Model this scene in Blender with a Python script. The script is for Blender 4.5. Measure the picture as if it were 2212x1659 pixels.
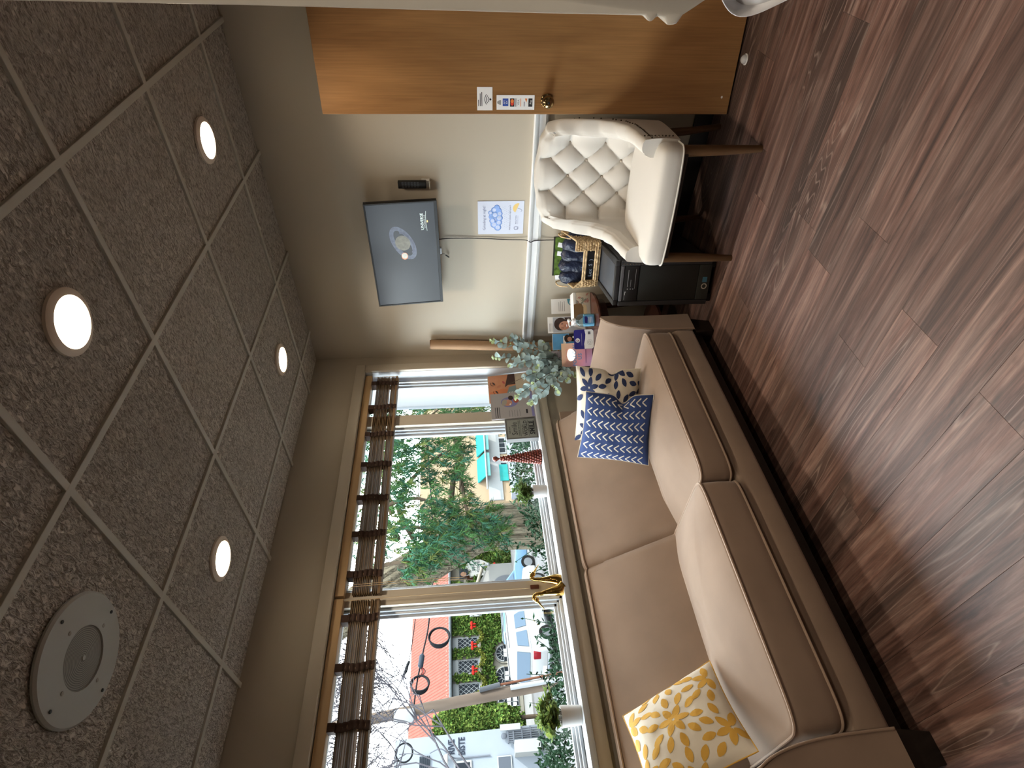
import bpy, bmesh, math, random
from mathutils import Matrix, Vector, noise
for o in list(bpy.data.objects): bpy.data.objects.remove(o, do_unlink=True)
SC = bpy.context.scene
COL = SC.collection
R = random.Random(7)
PI = math.pi

# ------------------------------------------------------------ camera (the photograph lies on its side: its left edge is "up")
cam_d = bpy.data.cameras.new('camera'); cam = bpy.data.objects.new('camera', cam_d); COL.objects.link(cam)
YAW, PITCH, ROLL = 0.775686, 0.082408, 0.038425
_f = Vector((-math.sin(YAW)*math.cos(PITCH), math.cos(YAW)*math.cos(PITCH), -math.sin(PITCH)))
_r0 = Vector((math.cos(YAW), math.sin(YAW), 0)); _d0 = _f.cross(_r0)
_r = _r0*math.cos(ROLL) + _d0*math.sin(ROLL); _d = -_r0*math.sin(ROLL) + _d0*math.cos(ROLL)
cam.matrix_world = Matrix(((_d.x, _r.x, -_f.x, 0), (_d.y, _r.y, -_f.y, 0), (_d.z, _r.z, -_f.z, 1.40), (0, 0, 0, 1)))
cam_d.sensor_fit = 'HORIZONTAL'; cam_d.sensor_width = 36; cam_d.lens = 1228.28/2212*36
cam_d.clip_start = .02; cam_d.clip_end = 400
SC.camera = cam

# ------------------------------------------------------------ sky, sun, exposure
wd = bpy.data.worlds.new('sky'); SC.world = wd; wd.use_nodes = True
_n = wd.node_tree.nodes; _l = wd.node_tree.links
_bg = _n['Background']; _tc = _n.new('ShaderNodeTexCoord'); _no = _n.new('ShaderNodeTexNoise')
_no.inputs['Scale'].default_value = 2.2; _no.inputs['Detail'].default_value = 5
_cr = _n.new('ShaderNodeValToRGB'); _cr.color_ramp.elements[0].position = .40; _cr.color_ramp.elements[1].position = .56
_cr.color_ramp.elements[0].color = (.62, .82, 1, 1); _cr.color_ramp.elements[1].color = (1, 1, 1, 1)
_l.new(_tc.outputs['Generated'], _no.inputs['Vector']); _l.new(_no.outputs['Fac'], _cr.inputs['Fac']); _l.new(_cr.outputs['Color'], _bg.inputs['Color'])
_bg.inputs['Strength'].default_value = SKY = 17.0
sun_d = bpy.data.lights.new('sun', 'SUN'); sun_d.energy = 15.0; sun_d.angle = .01; sun_d.color = (1, .95, .86)
sun = bpy.data.objects.new('sun', sun_d); COL.objects.link(sun)
sun.rotation_euler = Vector((-.52, -.50, -.62)).to_track_quat('-Z', 'Y').to_euler()
SC.view_settings.view_transform = 'Standard'; SC.view_settings.look = 'None'
SC.view_settings.exposure = 0.10; SC.view_settings.gamma = 1; SC.view_settings.use_curve_mapping = False
LAMP_W = 4.6

# ------------------------------------------------------------ helpers
def S(r, g, b):
    return tuple((c/255/12.92 if c/255 <= .04045 else ((c/255+.055)/1.055)**2.4) for c in (r, g, b))

def M(name, col, rough=.5, metal=0, spec=.5, var=None, bump=None, sheen=0, coat=0, emit=0, trans=0, alpha=1, ior=1.45, rnd=0, stretch=None):
    """procedural material: colour varied by noise (scale, amount), bumped by noise (scale, strength), rnd = value change per object"""
    m = bpy.data.materials.new(name); m.use_nodes = True
    n = m.node_tree.nodes; l = m.node_tree.links; b = n['Principled BSDF']
    b.inputs['Base Color'].default_value = (*col, 1); b.inputs['Roughness'].default_value = rough
    b.inputs['Metallic'].default_value = metal; b.inputs['Specular IOR Level'].default_value = spec
    b.inputs['Sheen Weight'].default_value = sheen; b.inputs['Sheen Roughness'].default_value = .4
    b.inputs['Coat Weight'].default_value = coat; b.inputs['Coat Roughness'].default_value = .03
    b.inputs['Transmission Weight'].default_value = trans; b.inputs['IOR'].default_value = ior; b.inputs['Alpha'].default_value = alpha
    if emit: b.inputs['Emission Color'].default_value = (*col, 1); b.inputs['Emission Strength'].default_value = emit
    vec = None
    if var or bump:
        tc = n.new('ShaderNodeTexCoord'); vec = tc.outputs['Object']
        if stretch:
            mp = n.new('ShaderNodeMapping'); mp.inputs['Scale'].default_value = stretch
            l.new(vec, mp.inputs['Vector']); vec = mp.outputs['Vector']
    src = None
    if var or rnd:
        hs = n.new('ShaderNodeHueSaturation'); hs.inputs['Color'].default_value = (*col, 1)
        val = None
        if var:
            t = n.new('ShaderNodeTexNoise'); t.inputs['Scale'].default_value = var[0]; t.inputs['Detail'].default_value = 6
            l.new(vec, t.inputs['Vector'])
            mr = n.new('ShaderNodeMapRange'); mr.inputs['From Min'].default_value = .25; mr.inputs['From Max'].default_value = .75
            mr.inputs['To Min'].default_value = 1-var[1]; mr.inputs['To Max'].default_value = 1+var[1]
            l.new(t.outputs['Fac'], mr.inputs['Value']); val = mr.outputs['Result']
        if rnd:
            oi = n.new('ShaderNodeObjectInfo'); m2 = n.new('ShaderNodeMapRange')
            m2.inputs['To Min'].default_value = 1-rnd; m2.inputs['To Max'].default_value = 1+rnd
            l.new(oi.outputs['Random'], m2.inputs['Value'])
            if val:
                mu = n.new('ShaderNodeMath'); mu.operation = 'MULTIPLY'; l.new(val, mu.inputs[0]); l.new(m2.outputs['Result'], mu.inputs[1]); val = mu.outputs[0]
            else: val = m2.outputs['Result']
        l.new(val, hs.inputs['Value']); l.new(hs.outputs['Color'], b.inputs['Base Color'])
    if bump:
        t = n.new('ShaderNodeTexNoise'); t.inputs['Scale'].default_value = bump[0]; t.inputs['Detail'].default_value = 4
        l.new(vec, t.inputs['Vector'])
        bp = n.new('ShaderNodeBump'); bp.inputs['Strength'].default_value = bump[1]; bp.inputs['Distance'].default_value = bump[2] if len(bump) > 2 else .01
        l.new(t.outputs['Fac'], bp.inputs['Height']); l.new(bp.outputs['Normal'], b.inputs['Normal'])
    return m

W = {}                                                    # world matrix of each root
def tag(o, label=None, cat=None, group=None, kind=None):
    if label: o['label'] = label
    if cat: o['category'] = cat
    if group: o['group'] = group
    if kind: o['kind'] = kind
    return o
def thing(name, label, cat, loc=(0, 0, 0), rz=0, group=None, kind=None):
    o = bpy.data.objects.new(name, None); COL.objects.link(o); o.empty_display_size = .05
    o.location = loc; o.rotation_euler = (0, 0, rz)
    W[o] = Matrix.Translation(loc) @ Matrix.Rotation(rz, 4, 'Z')
    return tag(o, label, cat, group, kind)
def root_matrix(o):
    while o.parent: o = o.parent
    return W.get(o, Matrix())

class MB:
    """collects shapes; build() links them as one mesh object"""
    def __init__(s): s.v = []; s.f = []
    def add(s, vs, fs):
        k = len(s.v); s.v += [Vector(q) for q in vs]; s.f += [tuple(i+k for i in f) for f in fs]; return s
    def box(s, a, b):
        x0, y0, z0 = [min(p, q) for p, q in zip(a, b)]; x1, y1, z1 = [max(p, q) for p, q in zip(a, b)]
        return s.add([(x0,y0,z0),(x1,y0,z0),(x1,y1,z0),(x0,y1,z0),(x0,y0,z1),(x1,y0,z1),(x1,y1,z1),(x0,y1,z1)],
                     [(0,3,2,1),(4,5,6,7),(0,1,5,4),(1,2,6,5),(2,3,7,6),(3,0,4,7)])
    def obox(s, m, a, b):
        t = MB().box(a, b); return s.add([m @ q for q in t.v], t.f)
    def hexa(s, bot, top):                                # two quads, bottom and top, each counter-clockwise from above
        return s.add(list(bot)+list(top), [(0,3,2,1),(4,5,6,7),(0,1,5,4),(1,2,6,5),(2,3,7,6),(3,0,4,7)])
    def tube(s, pts, r, n=8, closed=False, caps=True):
        pts = [Vector(p) for p in pts]; m = len(pts); rr = r if isinstance(r, (list, tuple)) else [r]*m
        up = None; vs = []
        for i, p in enumerate(pts):
            t = (pts[(i+1) % m]-pts[i-1]) if closed else (pts[min(i+1, m-1)]-pts[max(i-1, 0)])
            t = t.normalized() if t.length > 1e-9 else Vector((0, 0, 1))
            if up is None: up = t.orthogonal().normalized()
            up = (up - t*up.dot(t)); up = up.normalized() if up.length > 1e-6 else t.orthogonal().normalized()
            w = t.cross(up)
            vs += [p + (up*math.cos(a)+w*math.sin(a))*rr[i] for a in [2*PI*k/n for k in range(n)]]
        fs = []
        for i in range(m if closed else m-1):
            j = (i+1) % m
            fs += [(i*n+k, i*n+(k+1) % n, j*n+(k+1) % n, j*n+k) for k in range(n)]
        if caps and not closed: fs += [tuple(range(n-1, -1, -1)), tuple((m-1)*n+k for k in range(n))]
        return s.add(vs, fs)
    def cyl(s, p0, p1, r0, r1=None, n=16):
        return s.tube([p0, p1], [r0, r0 if r1 is None else r1], n)
    def lathe(s, prof, c=(0, 0, 0), n=24, mtx=None):      # profile of (radius, height), closed at ends where radius is small
        mt = (mtx or Matrix()); c = Vector(c); vs = []; fs = []; m = len(prof)
        for r, z in prof:
            vs += [mt @ Vector((r*math.cos(2*PI*k/n), r*math.sin(2*PI*k/n), z)) + c for k in range(n)]
        for i in range(m-1):
            fs += [(i*n+k, i*n+(k+1) % n, (i+1)*n+(k+1) % n, (i+1)*n+k) for k in range(n)]
        fs += [tuple(range(n-1, -1, -1)), tuple((m-1)*n+k for k in range(n))]
        return s.add(vs, fs)
    def prism(s, poly, off):                              # a flat 3-D polygon and its shifted copy
        off = Vector(off); n = len(poly); p = [Vector(q) for q in poly]
        nn = sum(((p[i]).cross(p[(i+1) % n]) for i in range(n)), Vector())
        if nn.dot(off) > 0: p = p[::-1]
        return s.add(p+[q+off for q in p], [tuple(range(n)), tuple(range(2*n-1, n-1, -1))] + [(i, n+i, n+(i+1) % n, (i+1) % n) for i in range(n)])
    def grid(s, fn, nu, nv, cu=False, cv=False, flip=False):
        vs = [fn(i/(nu if cu else nu-1), j/(nv if cv else nv-1)) for j in range(nv) for i in range(nu)]
        fs = []
        for j in range(nv if cv else nv-1):
            for i in range(nu if cu else nu-1):
                q = (j*nu+i, j*nu+(i+1) % nu, ((j+1) % nv)*nu+(i+1) % nu, ((j+1) % nv)*nu+i)
                fs.append(q[::-1] if flip else q)
        return s.add(vs, fs)
    def ball(s, c, r, nu=12, nv=8, mtx=None):
        r = Vector(r) if isinstance(r, (tuple, list, Vector)) else Vector((r, r, r)); c = Vector(c); mt = mtx or Matrix()
        return s.add(*_ball(c, r, nu, nv, mt))
    def build(s, name, mat, parent=None, smooth=False, bevel=0, seg=2, label=None, local=False, sub=0, kind=None, ang=40):
        me = bpy.data.meshes.new(name)
        inv = Matrix() if local else (root_matrix(parent).inverted() if parent else Matrix())
        me.from_pydata([inv @ q for q in s.v], [], s.f); me.validate(); me.update()
        if bevel or True:
            bm = bmesh.new(); bm.from_mesh(me)
            if bevel:
                bmesh.ops.remove_doubles(bm, verts=bm.verts, dist=1e-6)
                ed = [e for e in bm.edges if len(e.link_faces) == 2 and e.calc_face_angle(0) > .6]
                bmesh.ops.bevel(bm, geom=ed, offset=bevel, segments=seg, profile=.5, affect='EDGES', clamp_overlap=True)
            bmesh.ops.recalc_face_normals(bm, faces=bm.faces)
            bm.to_mesh(me); bm.free()
        if mat: me.materials.append(mat)
        if smooth or bevel:
            me.polygons.foreach_set('use_smooth', [True]*len(me.polygons)); me.set_sharp_from_angle(angle=math.radians(ang))
        o = bpy.data.objects.new(name, me); COL.objects.link(o)
        if parent: o.parent = parent
        if sub:
            md = o.modifiers.new('sub', 'SUBSURF'); md.levels = md.render_levels = sub
        if label: o['label'] = label
        if kind: o['kind'] = kind
        return o
    def solo(s, name, mat, label, cat, group=None, kind=None, **kw):
        """a thing that is one mesh: its origin goes to the middle of its base"""
        xs = [q.x for q in s.v]; ys = [q.y for q in s.v]; zs = [q.z for q in s.v]
        c = Vector(((min(xs)+max(xs))/2, (min(ys)+max(ys))/2, min(zs)))
        s.v = [q-c for q in s.v]; o = s.build(name, mat, None, **kw); o.location = c
        W[o] = Matrix.Translation(c)
        return tag(o, label, cat, group, kind)
def _ball(c, r, nu, nv, mt):
    vs = [c + mt @ Vector((0, 0, r.z))]; fs = []
    for j in range(1, nv):
        t = PI*j/nv
        vs += [c + mt @ Vector((r.x*math.sin(t)*math.cos(2*PI*i/nu), r.y*math.sin(t)*math.sin(2*PI*i/nu), r.z*math.cos(t))) for i in range(nu)]
    vs.append(c + mt @ Vector((0, 0, -r.z))); L = len(vs)-1
    fs += [(0, 1+i, 1+(i+1) % nu) for i in range(nu)]
    for j in range(nv-2):
        a = 1+j*nu; fs += [(a+i, a+nu+i, a+nu+(i+1) % nu, a+(i+1) % nu) for i in range(nu)]
    a = 1+(nv-2)*nu; fs += [(L, a+(i+1) % nu, a+i) for i in range(nu)]
    return vs, fs

def spline(pts, k=8, closed=False):
    """Catmull-Rom through the points"""
    P = [Vector(p) for p in pts]; n = len(P); out = []
    for i in range(n if closed else n-1):
        if closed: a, b, c, d = P[i-1], P[i], P[(i+1) % n], P[(i+2) % n]
        else: a, b, c, d = P[max(i-1, 0)], P[i], P[i+1], P[min(i+2, n-1)]
        for j in range(k):
            t = j/k
            out.append(.5*((2*b)+(c-a)*t+(2*a-5*b+4*c-d)*t*t+(3*b-a-3*c+d)*t**3))
    if not closed: out.append(P[-1])
    return out

_tc = {}
def text_geo(body, size=1.0, bold=0):
    """flat lettering from the built-in font: 2-D points and faces, centred on x, baseline at 0"""
    k = (body, bold)
    if k not in _tc:
        cu = bpy.data.curves.new('lettering', 'FONT'); cu.body = body; cu.size = 1; cu.align_x = 'CENTER'; cu.resolution_u = 2; cu.offset = bold
        o = bpy.data.objects.new('lettering_tmp', cu); COL.objects.link(o)
        dg = bpy.context.evaluated_depsgraph_get(); me = bpy.data.meshes.new_from_object(o.evaluated_get(dg))
        _tc[k] = ([(v.co.x, v.co.y) for v in me.vertices], [tuple(p.vertices) for p in me.polygons])
        bpy.data.objects.remove(o); bpy.data.meshes.remove(me); bpy.data.curves.remove(cu)
    v, f = _tc[k]; return [(x*size, y*size) for x, y in v], f

class Pan:
    """a flat surface in space that print is laid on: o + r*x + u*y + n*d"""
    def __init__(s, o, r, u): s.o = Vector(o); s.r = Vector(r).normalized(); s.u = Vector(u).normalized(); s.n = s.r.cross(s.u)
    def at(s, x, y, d=0): return s.o + s.r*x + s.u*y + s.n*d
    def poly(s, mb, pts, d): mb.add([s.at(x, y, d) for x, y in pts], [tuple(range(len(pts)))]); return mb
    def rect(s, mb, x0, y0, x1, y1, d): return s.poly(mb, [(x0, y0), (x1, y0), (x1, y1), (x0, y1)], d)
    def slab(s, mb, x0, y0, x1, y1, d0, d1):
        return mb.hexa([s.at(x0, y0, d0), s.at(x1, y0, d0), s.at(x1, y1, d0), s.at(x0, y1, d0)], [s.at(x0, y0, d1), s.at(x1, y0, d1), s.at(x1, y1, d1), s.at(x0, y1, d1)])
    def ell(s, mb, cx, cy, rx, ry, d, a=0, n=20, a0=0, a1=2*PI):
        full = abs(a1-a0-2*PI) < 1e-6
        pts = []
        for k in range(n if full else n+1):
            t = a0+(a1-a0)*k/n; x, y = rx*math.cos(t), ry*math.sin(t)
            pts.append((cx+x*math.cos(a)-y*math.sin(a), cy+x*math.sin(a)+y*math.cos(a)))
        return s.poly(mb, pts, d)
    def ring(s, mb, cx, cy, rx, ry, w, d, a=0, n=32, a0=0, a1=2*PI):
        vs = []; 
        for k in range(n+1):
            t = a0+(a1-a0)*k/n
            for q in (0, w):
                x, y = (rx-q)*math.cos(t), (ry-q)*math.sin(t); vs.append(s.at(cx+x*math.cos(a)-y*math.sin(a), cy+x*math.sin(a)+y*math.cos(a), d))
        mb.add(vs, [(2*k, 2*k+2, 2*k+3, 2*k+1) for k in range(n)]); return mb
    def line(s, mb, pts, w, d):
        for (x0, y0), (x1, y1) in zip(pts, pts[1:]):
            l = math.hypot(x1-x0, y1-y0) or 1; nx, ny = -(y1-y0)/l*w/2, (x1-x0)/l*w/2
            s.poly(mb, [(x0+nx, y0+ny), (x0-nx, y0-ny), (x1-nx, y1-ny), (x1+nx, y1+ny)], d)
        return mb
    def text(s, mb, body, cx, cy, size, d, sx=1, bold=0, rot=0):
        v, f = text_geo(body, size, bold); c, q = math.cos(rot), math.sin(rot)
        mb.add([s.at(cx+x*sx*c-y*q, cy+x*sx*q+y*c, d) for x, y in v], f); return mb

# ------------------------------------------------------------ common materials
m_wall = M('beige wall paint', (.44, .385, .305), .75, var=(1.2, .03), bump=(160, .05, .002))
m_trimtan = M('cream trim paint', (.50, .44, .355), .5, var=(3, .03))
m_white = M('white gloss trim paint', (.80, .80, .80), .3, var=(3, .02))
m_vinyl = M('white vinyl', (.46, .48, .51), .35)
m_black = M('black plastic', (.012, .012, .013), .35)
m_chrome = M('chrome', (.8, .8, .8), .15, 1)
m_paper = M('white paper', (.82, .82, .82), .7)
m_ink = M('black ink', (.015, .015, .02), .6)
m_grey_ink = M('grey ink', (.12, .12, .14), .6)
m_glass = M('clear glass', (1, 1, 1), 0, trans=1, ior=1.0, alpha=.06, spec=.5)
def glass_mat(name, tint=(.96, .98, .97), refl=.06):
    m = bpy.data.materials.new(name); m.use_nodes = True; n = m.node_tree.nodes; l = m.node_tree.links
    n.remove(n['Principled BSDF']); o = n['Material Output']
    t = n.new('ShaderNodeBsdfTransparent'); t.inputs['Color'].default_value = (*tint, 1)
    g = n.new('ShaderNodeBsdfGlossy'); g.inputs['Roughness'].default_value = .01
    lw = n.new('ShaderNodeLayerWeight'); lw.inputs['Blend'].default_value = .5
    pw = n.new('ShaderNodeMath'); pw.operation = 'POWER'; pw.inputs[1].default_value = 4; l.new(lw.outputs['Facing'], pw.inputs[0])
    fr = n.new('ShaderNodeMath'); fr.operation = 'MULTIPLY_ADD'; fr.inputs[1].default_value = .5; fr.inputs[2].default_value = refl*.4; l.new(pw.outputs[0], fr.inputs[0])
    mx = n.new('ShaderNodeMixShader'); l.new(fr.outputs[0], mx.inputs[0]); l.new(t.outputs[0], mx.inputs[1]); l.new(g.outputs[0], mx.inputs[2]); l.new(mx.outputs[0], o.inputs['Surface'])
    return m
m_pane = glass_mat('window glass')

def plank_mat():
    m = bpy.data.materials.new('red brown wood planks'); m.use_nodes = True; n = m.node_tree.nodes; l = m.node_tree.links; b = n['Principled BSDF']
    tc = n.new('ShaderNodeTexCoord'); oi = n.new('ShaderNodeObjectInfo')
    cb = n.new('ShaderNodeCombineXYZ'); mul = n.new('ShaderNodeMath'); mul.operation = 'MULTIPLY'; mul.inputs[1].default_value = 37
    l.new(oi.outputs['Random'], mul.inputs[0]); l.new(mul.outputs[0], cb.inputs[0]); l.new(mul.outputs[0], cb.inputs[1]); l.new(mul.outputs[0], cb.inputs[2])
    ad = n.new('ShaderNodeVectorMath'); l.new(tc.outputs['Object'], ad.inputs[0]); l.new(cb.outputs[0], ad.inputs[1])
    def mapped(sc):
        q = n.new('ShaderNodeMapping'); q.inputs['Scale'].default_value = sc; l.new(ad.outputs[0], q.inputs['Vector']); return q.outputs['Vector']
    def ns(sc, scale, det, rough=.6, dist=0):
        q = n.new('ShaderNodeTexNoise'); q.inputs['Scale'].default_value = scale; q.inputs['Detail'].default_value = det; q.inputs['Roughness'].default_value = rough; q.inputs['Distortion'].default_value = dist
        l.new(mapped(sc), q.inputs['Vector']); return q.outputs['Fac']
    def ramp(fac, st):
        q = n.new('ShaderNodeValToRGB'); e = q.color_ramp.elements
        for i, (p, c) in enumerate(st):
            x = e[i] if i < 2 else e.new(p)
            x.position = p; x.color = (*c, 1)
        l.new(fac, q.inputs['Fac']); return q.outputs['Color']
    def mix(a, c, f, mode='MIX'):
        q = n.new('ShaderNodeMix'); q.data_type = 'RGBA'; q.blend_type = mode
        for s_, v_ in (('A', a), ('B', c)):
            i = [x for x in q.inputs if x.name == s_ and x.type == 'RGBA'][0]
            if isinstance(v_, tuple): i.default_value = (*v_, 1)
            else: l.new(v_, i)
        if isinstance(f, float): q.inputs[0].default_value = f
        else: l.new(f, q.inputs[0])
        return [x for x in q.outputs if x.type == 'RGBA'][0]
    base = ramp(ns((1.1, 11, 11), 1.7, 8, .68, .9), [(.30, (.052, .021, .015)), (.64, (.205, .122, .096)), (.45, (.120, .056, .040)), (.80, (.27, .178, .146))])
    st = ramp(ns((.8, 26, 26), 1.3, 5, .6, .5), [(.36, (.52, .47, .45)), (.62, (1.18, 1.15, 1.14))])
    col = mix(base, st, 1.0, 'MULTIPLY')
    # cathedral grain: dark flames whose contour lines are picked out in pale lines
    c1 = ns((.42, 4.2, 4.2), 1.25, 2.2, .45, .25)
    dk = ramp(c1, [(.535, (0, 0, 0)), (.62, (.80, .80, .80))]); col = mix(col, (.038, .019, .014), dk)
    m1 = n.new('ShaderNodeMath'); m1.operation = 'MULTIPLY'; m1.inputs[1].default_value = 34; l.new(c1, m1.inputs[0])
    m2 = n.new('ShaderNodeMath'); m2.operation = 'FRACT'; l.new(m1.outputs[0], m2.inputs[0])
    ln = ramp(m2.outputs[0], [(0, (.55, .55, .55)), (.14, (0, 0, 0)), (.86, (0, 0, 0)), (1, (.55, .55, .55))])
    ln = mix(ln, ramp(c1, [(.50, (0, 0, 0)), (.56, (1, 1, 1))]), 1.0, 'MULTIPLY')
    col = mix(col, (.27, .185, .15), ln)
    kn_ = ramp(ns((1.6, 3.2, 3.2), 2.2, 2, .5, 1.2), [(.68, (0, 0, 0)), (.76, (.7, .7, .7))]); col = mix(col, (.03, .015, .011), kn_)
    fine = ramp(ns((5, 130, 130), 1, 4), [(.35, (.68, .68, .68)), (.65, (1.12, 1.12, 1.12))])
    col = mix(col, fine, 1.0, 'MULTIPLY')
    hs = n.new('ShaderNodeHueSaturation'); mr = n.new('ShaderNodeMapRange'); mr.inputs['To Min'].default_value = .72; mr.inputs['To Max'].default_value = 1.22
    l.new(oi.outputs['Random'], mr.inputs['Value']); l.new(mr.outputs[0], hs.inputs['Value']); l.new(col, hs.inputs['Color']); hs.inputs['Saturation'].default_value = .92
    l.new(hs.outputs[0], b.inputs['Base Color'])
    rg = n.new('ShaderNodeMapRange'); rg.inputs['To Min'].default_value = .46; rg.inputs['To Max'].default_value = .62
    l.new(ns((5, 90, 90), 1, 3), rg.inputs['Value']); l.new(rg.outputs[0], b.inputs['Roughness'])
    bp = n.new('ShaderNodeBump'); bp.inputs['Strength'].default_value = .18; bp.inputs['Distance'].default_value = .002
    l.new(ns((6, 130, 130), 1, 4), bp.inputs['Height']); l.new(bp.outputs[0], b.inputs['Normal'])
    return m
m_plank = plank_mat()

def tile_mat():
    m = bpy.data.materials.new('fissured ceiling tile'); m.use_nodes = True; n = m.node_tree.nodes; l = m.node_tree.links; b = n['Principled BSDF']
    tc = n.new('ShaderNodeTexCoord'); oi = n.new('ShaderNodeObjectInfo')
    ad = n.new('ShaderNodeVectorMath'); mu = n.new('ShaderNodeVectorMath'); mu.operation = 'SCALE'; mu.inputs['Scale'].default_value = 3.1
    l.new(oi.outputs['Location'], mu.inputs[0]); l.new(tc.outputs['Object'], ad.inputs[0]); l.new(mu.outputs[0], ad.inputs[1])
    mp = n.new('ShaderNodeMapping'); mp.inputs['Scale'].default_value = (1.0, 2.1, 1); mp.inputs['Rotation'].default_value = (0, 0, .75); l.new(ad.outputs[0], mp.inputs[0])
    t = n.new('ShaderNodeTexNoise'); t.inputs['Scale'].default_value = 44; t.inputs['Detail'].default_value = 4; t.inputs['Roughness'].default_value = .6; t.inputs['Distortion'].default_value = 1.1
    l.new(mp.outputs[0], t.inputs['Vector'])
    cr = n.new('ShaderNodeValToRGB'); e = cr.color_ramp.elements
    e[0].position = .34; e[0].color = (.33, .285, .235, 1); e[1].position = .55; e[1].color = (.70, .64, .57, 1)
    l.new(t.outputs['Fac'], cr.inputs['Fac'])
    hs = n.new('ShaderNodeHueSaturation'); mr = n.new('ShaderNodeMapRange'); mr.inputs['To Min'].default_value = .92; mr.inputs['To Max'].default_value = 1.08
    l.new(oi.outputs['Random'], mr.inputs['Value']); l.new(mr.outputs[0], hs.inputs['Value']); l.new(cr.outputs[0], hs.inputs['Color']); l.new(hs.outputs[0], b.inputs['Base Color'])
    b.inputs['Roughness'].default_value = .95; b.inputs['Specular IOR Level'].default_value = .1
    r2 = n.new('ShaderNodeMapRange'); r2.inputs['From Min'].default_value = .33; r2.inputs['From Max'].default_value = .6; l.new(t.outputs['Fac'], r2.inputs['Value'])
    bp = n.new('ShaderNodeBump'); bp.inputs['Strength'].default_value = 1.0; bp.inputs['Distance'].default_value = .010
    l.new(r2.outputs[0], bp.inputs['Height']); l.new(bp.outputs[0], b.inputs['Normal'])
    return m
m_tile = tile_mat()

# ============================================================ the room
XW, YB, ZC = -2.75, 3.13, 2.44            # window wall, back wall, ceiling
XR, YF = 1.75, -1.75                      # the room goes on behind the camera
WY0, WY1, WZ0, WZ1 = -.15, 2.97, .945, 2.092   # window opening

fl = MB().box((XW-.15, YF-.15, -.12), (XR+.15, YB+.15, -.004)).build('floor', M('dark floor joints', (.02, .012, .009), .8)); fl['kind'] = 'structure'
PW, PLN = .1855, 1.22
row = 0; y = YF - .05; _fr = random.Random(3)
while y < YB-.01:
    y1 = min(y+PW, YB); x = XW - _fr.uniform(.05, 1.15)
    while x < XR:
        x0, x1 = max(x, XW), min(x+PLN, XR)
        if x1-x0 > .02:
            c = Vector(((x0+x1)/2, (y+y1)/2, 0)); hx, hy = (x1-x0)/2-.00025, (y1-y)/2-.00025
            pm = MB().box((-hx, -hy, -.008), (hx, hy, 0)).build('plank', m_plank, None, bevel=.0004, seg=1)
            pm.location = c; pm.parent = fl
        x += PLN
    y = y1

ce = MB().box((XW-.15, YF-.15, ZC+.03), (XR+.15, YB+.15, ZC+.5)).build('ceiling', M('ceiling void', (.3, .27, .23), .9)); ce['kind'] = 'structure'
GX = [-.6607-.6096*i for i in range(-4, 4)]; GY = [.9635+.6096*j for j in range(-5, 4)]
gx = sorted([XR]+[g for g in GX if g < XR]+[XW]); gy = sorted([YF]+[g for g in GY if g > YF]+[YB])
tile_mesh = {}
for i in range(len(gx)-1):
    for j in range(len(gy)-1):
        w, h = gx[i+1]-gx[i], gy[j+1]-gy[j]; k = (round(w, 3), round(h, 3))
        if k not in tile_mesh:
            o = MB().box((-w/2+.008, -h/2+.008, 0), (w/2-.008, h/2-.008, .015)).build('ceiling_tile', m_tile, None, bevel=.003, seg=1); tile_mesh[k] = o.data
        else: o = bpy.data.objects.new('ceiling_tile', tile_mesh[k]); COL.objects.link(o)
        o.location = ((gx[i]+gx[i+1])/2, (gy[j]+gy[j+1])/2, ZC+.007); o.parent = ce
m_bar = M('grey white ceiling grid', (.46, .44, .38), .5)
for g in gx[1:-1]: MB().box((g-.0115, YF, ZC-.003), (g+.0115, YB, ZC+.03)).build('grid_bar', m_bar, ce, bevel=.001, seg=1)
for g in gy[1:-1]: MB().box((XW, g-.0115, ZC-.0026), (XR, g+.0115, ZC+.029)).build('grid_bar', m_bar, ce, bevel=.001, seg=1)

def struct(name, mb, mat, **k):
    o = mb.build(name, mat, **k); o['kind'] = 'structure'; return o
struct('wall_back', MB().box((XW-.15, YB, 0), (XR+.15, YB+.15, ZC+.5)), m_wall)
wl = MB().box((XW-.15, YF, 0), (XW, YB, WZ0-.031)).box((XW-.15, YF, WZ1+.013), (XW, YB, ZC+.5))
wl.box((XW-.15, WY1+.013, WZ0-.031), (XW, YB, WZ1+.013)).box((XW-.15, YF, WZ0-.031), (XW, WY0-.013, WZ1+.013))
struct('wall_left', wl, m_wall)
struct('wall_right', MB().box((XR, YF, 0), (XR+.15, YB, ZC+.5)), m_wall)
struct('wall_front', MB().box((XW-.15, YF-.15, 0), (XR+.15, YF, ZC+.5)), m_wall)

# chair rail on the back wall: stepped profile
def rail_profile(y0):
    return [(y0, .898), (y0-.006, .899), (y0-.008, .906), (y0-.014, .908), (y0-.014, .914), (y0-.018, .917), (y0-.018, .950), (y0-.024, .956), (y0-.032, .966), (y0-.034, .976), (y0-.030, .980), (y0, .980)]
pr = rail_profile(YB); tr = MB().prism([(XW+.06, a, b) for a, b in pr], (XR-XW-.06, 0, 0))
struct('trim_1', tr, m_white, smooth=True, ang=30)
m_cove = M('black vinyl base', (.012, .011, .011), .45)
struct('baseboard_back', MB().box((XW, YB-.014, 0), (XR, YB, .10)), m_cove, bevel=.003)
struct('baseboard_left', MB().box((XW, YF, 0), (XW+.014, YB-.014, .10)), m_cove, bevel=.003)

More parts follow.
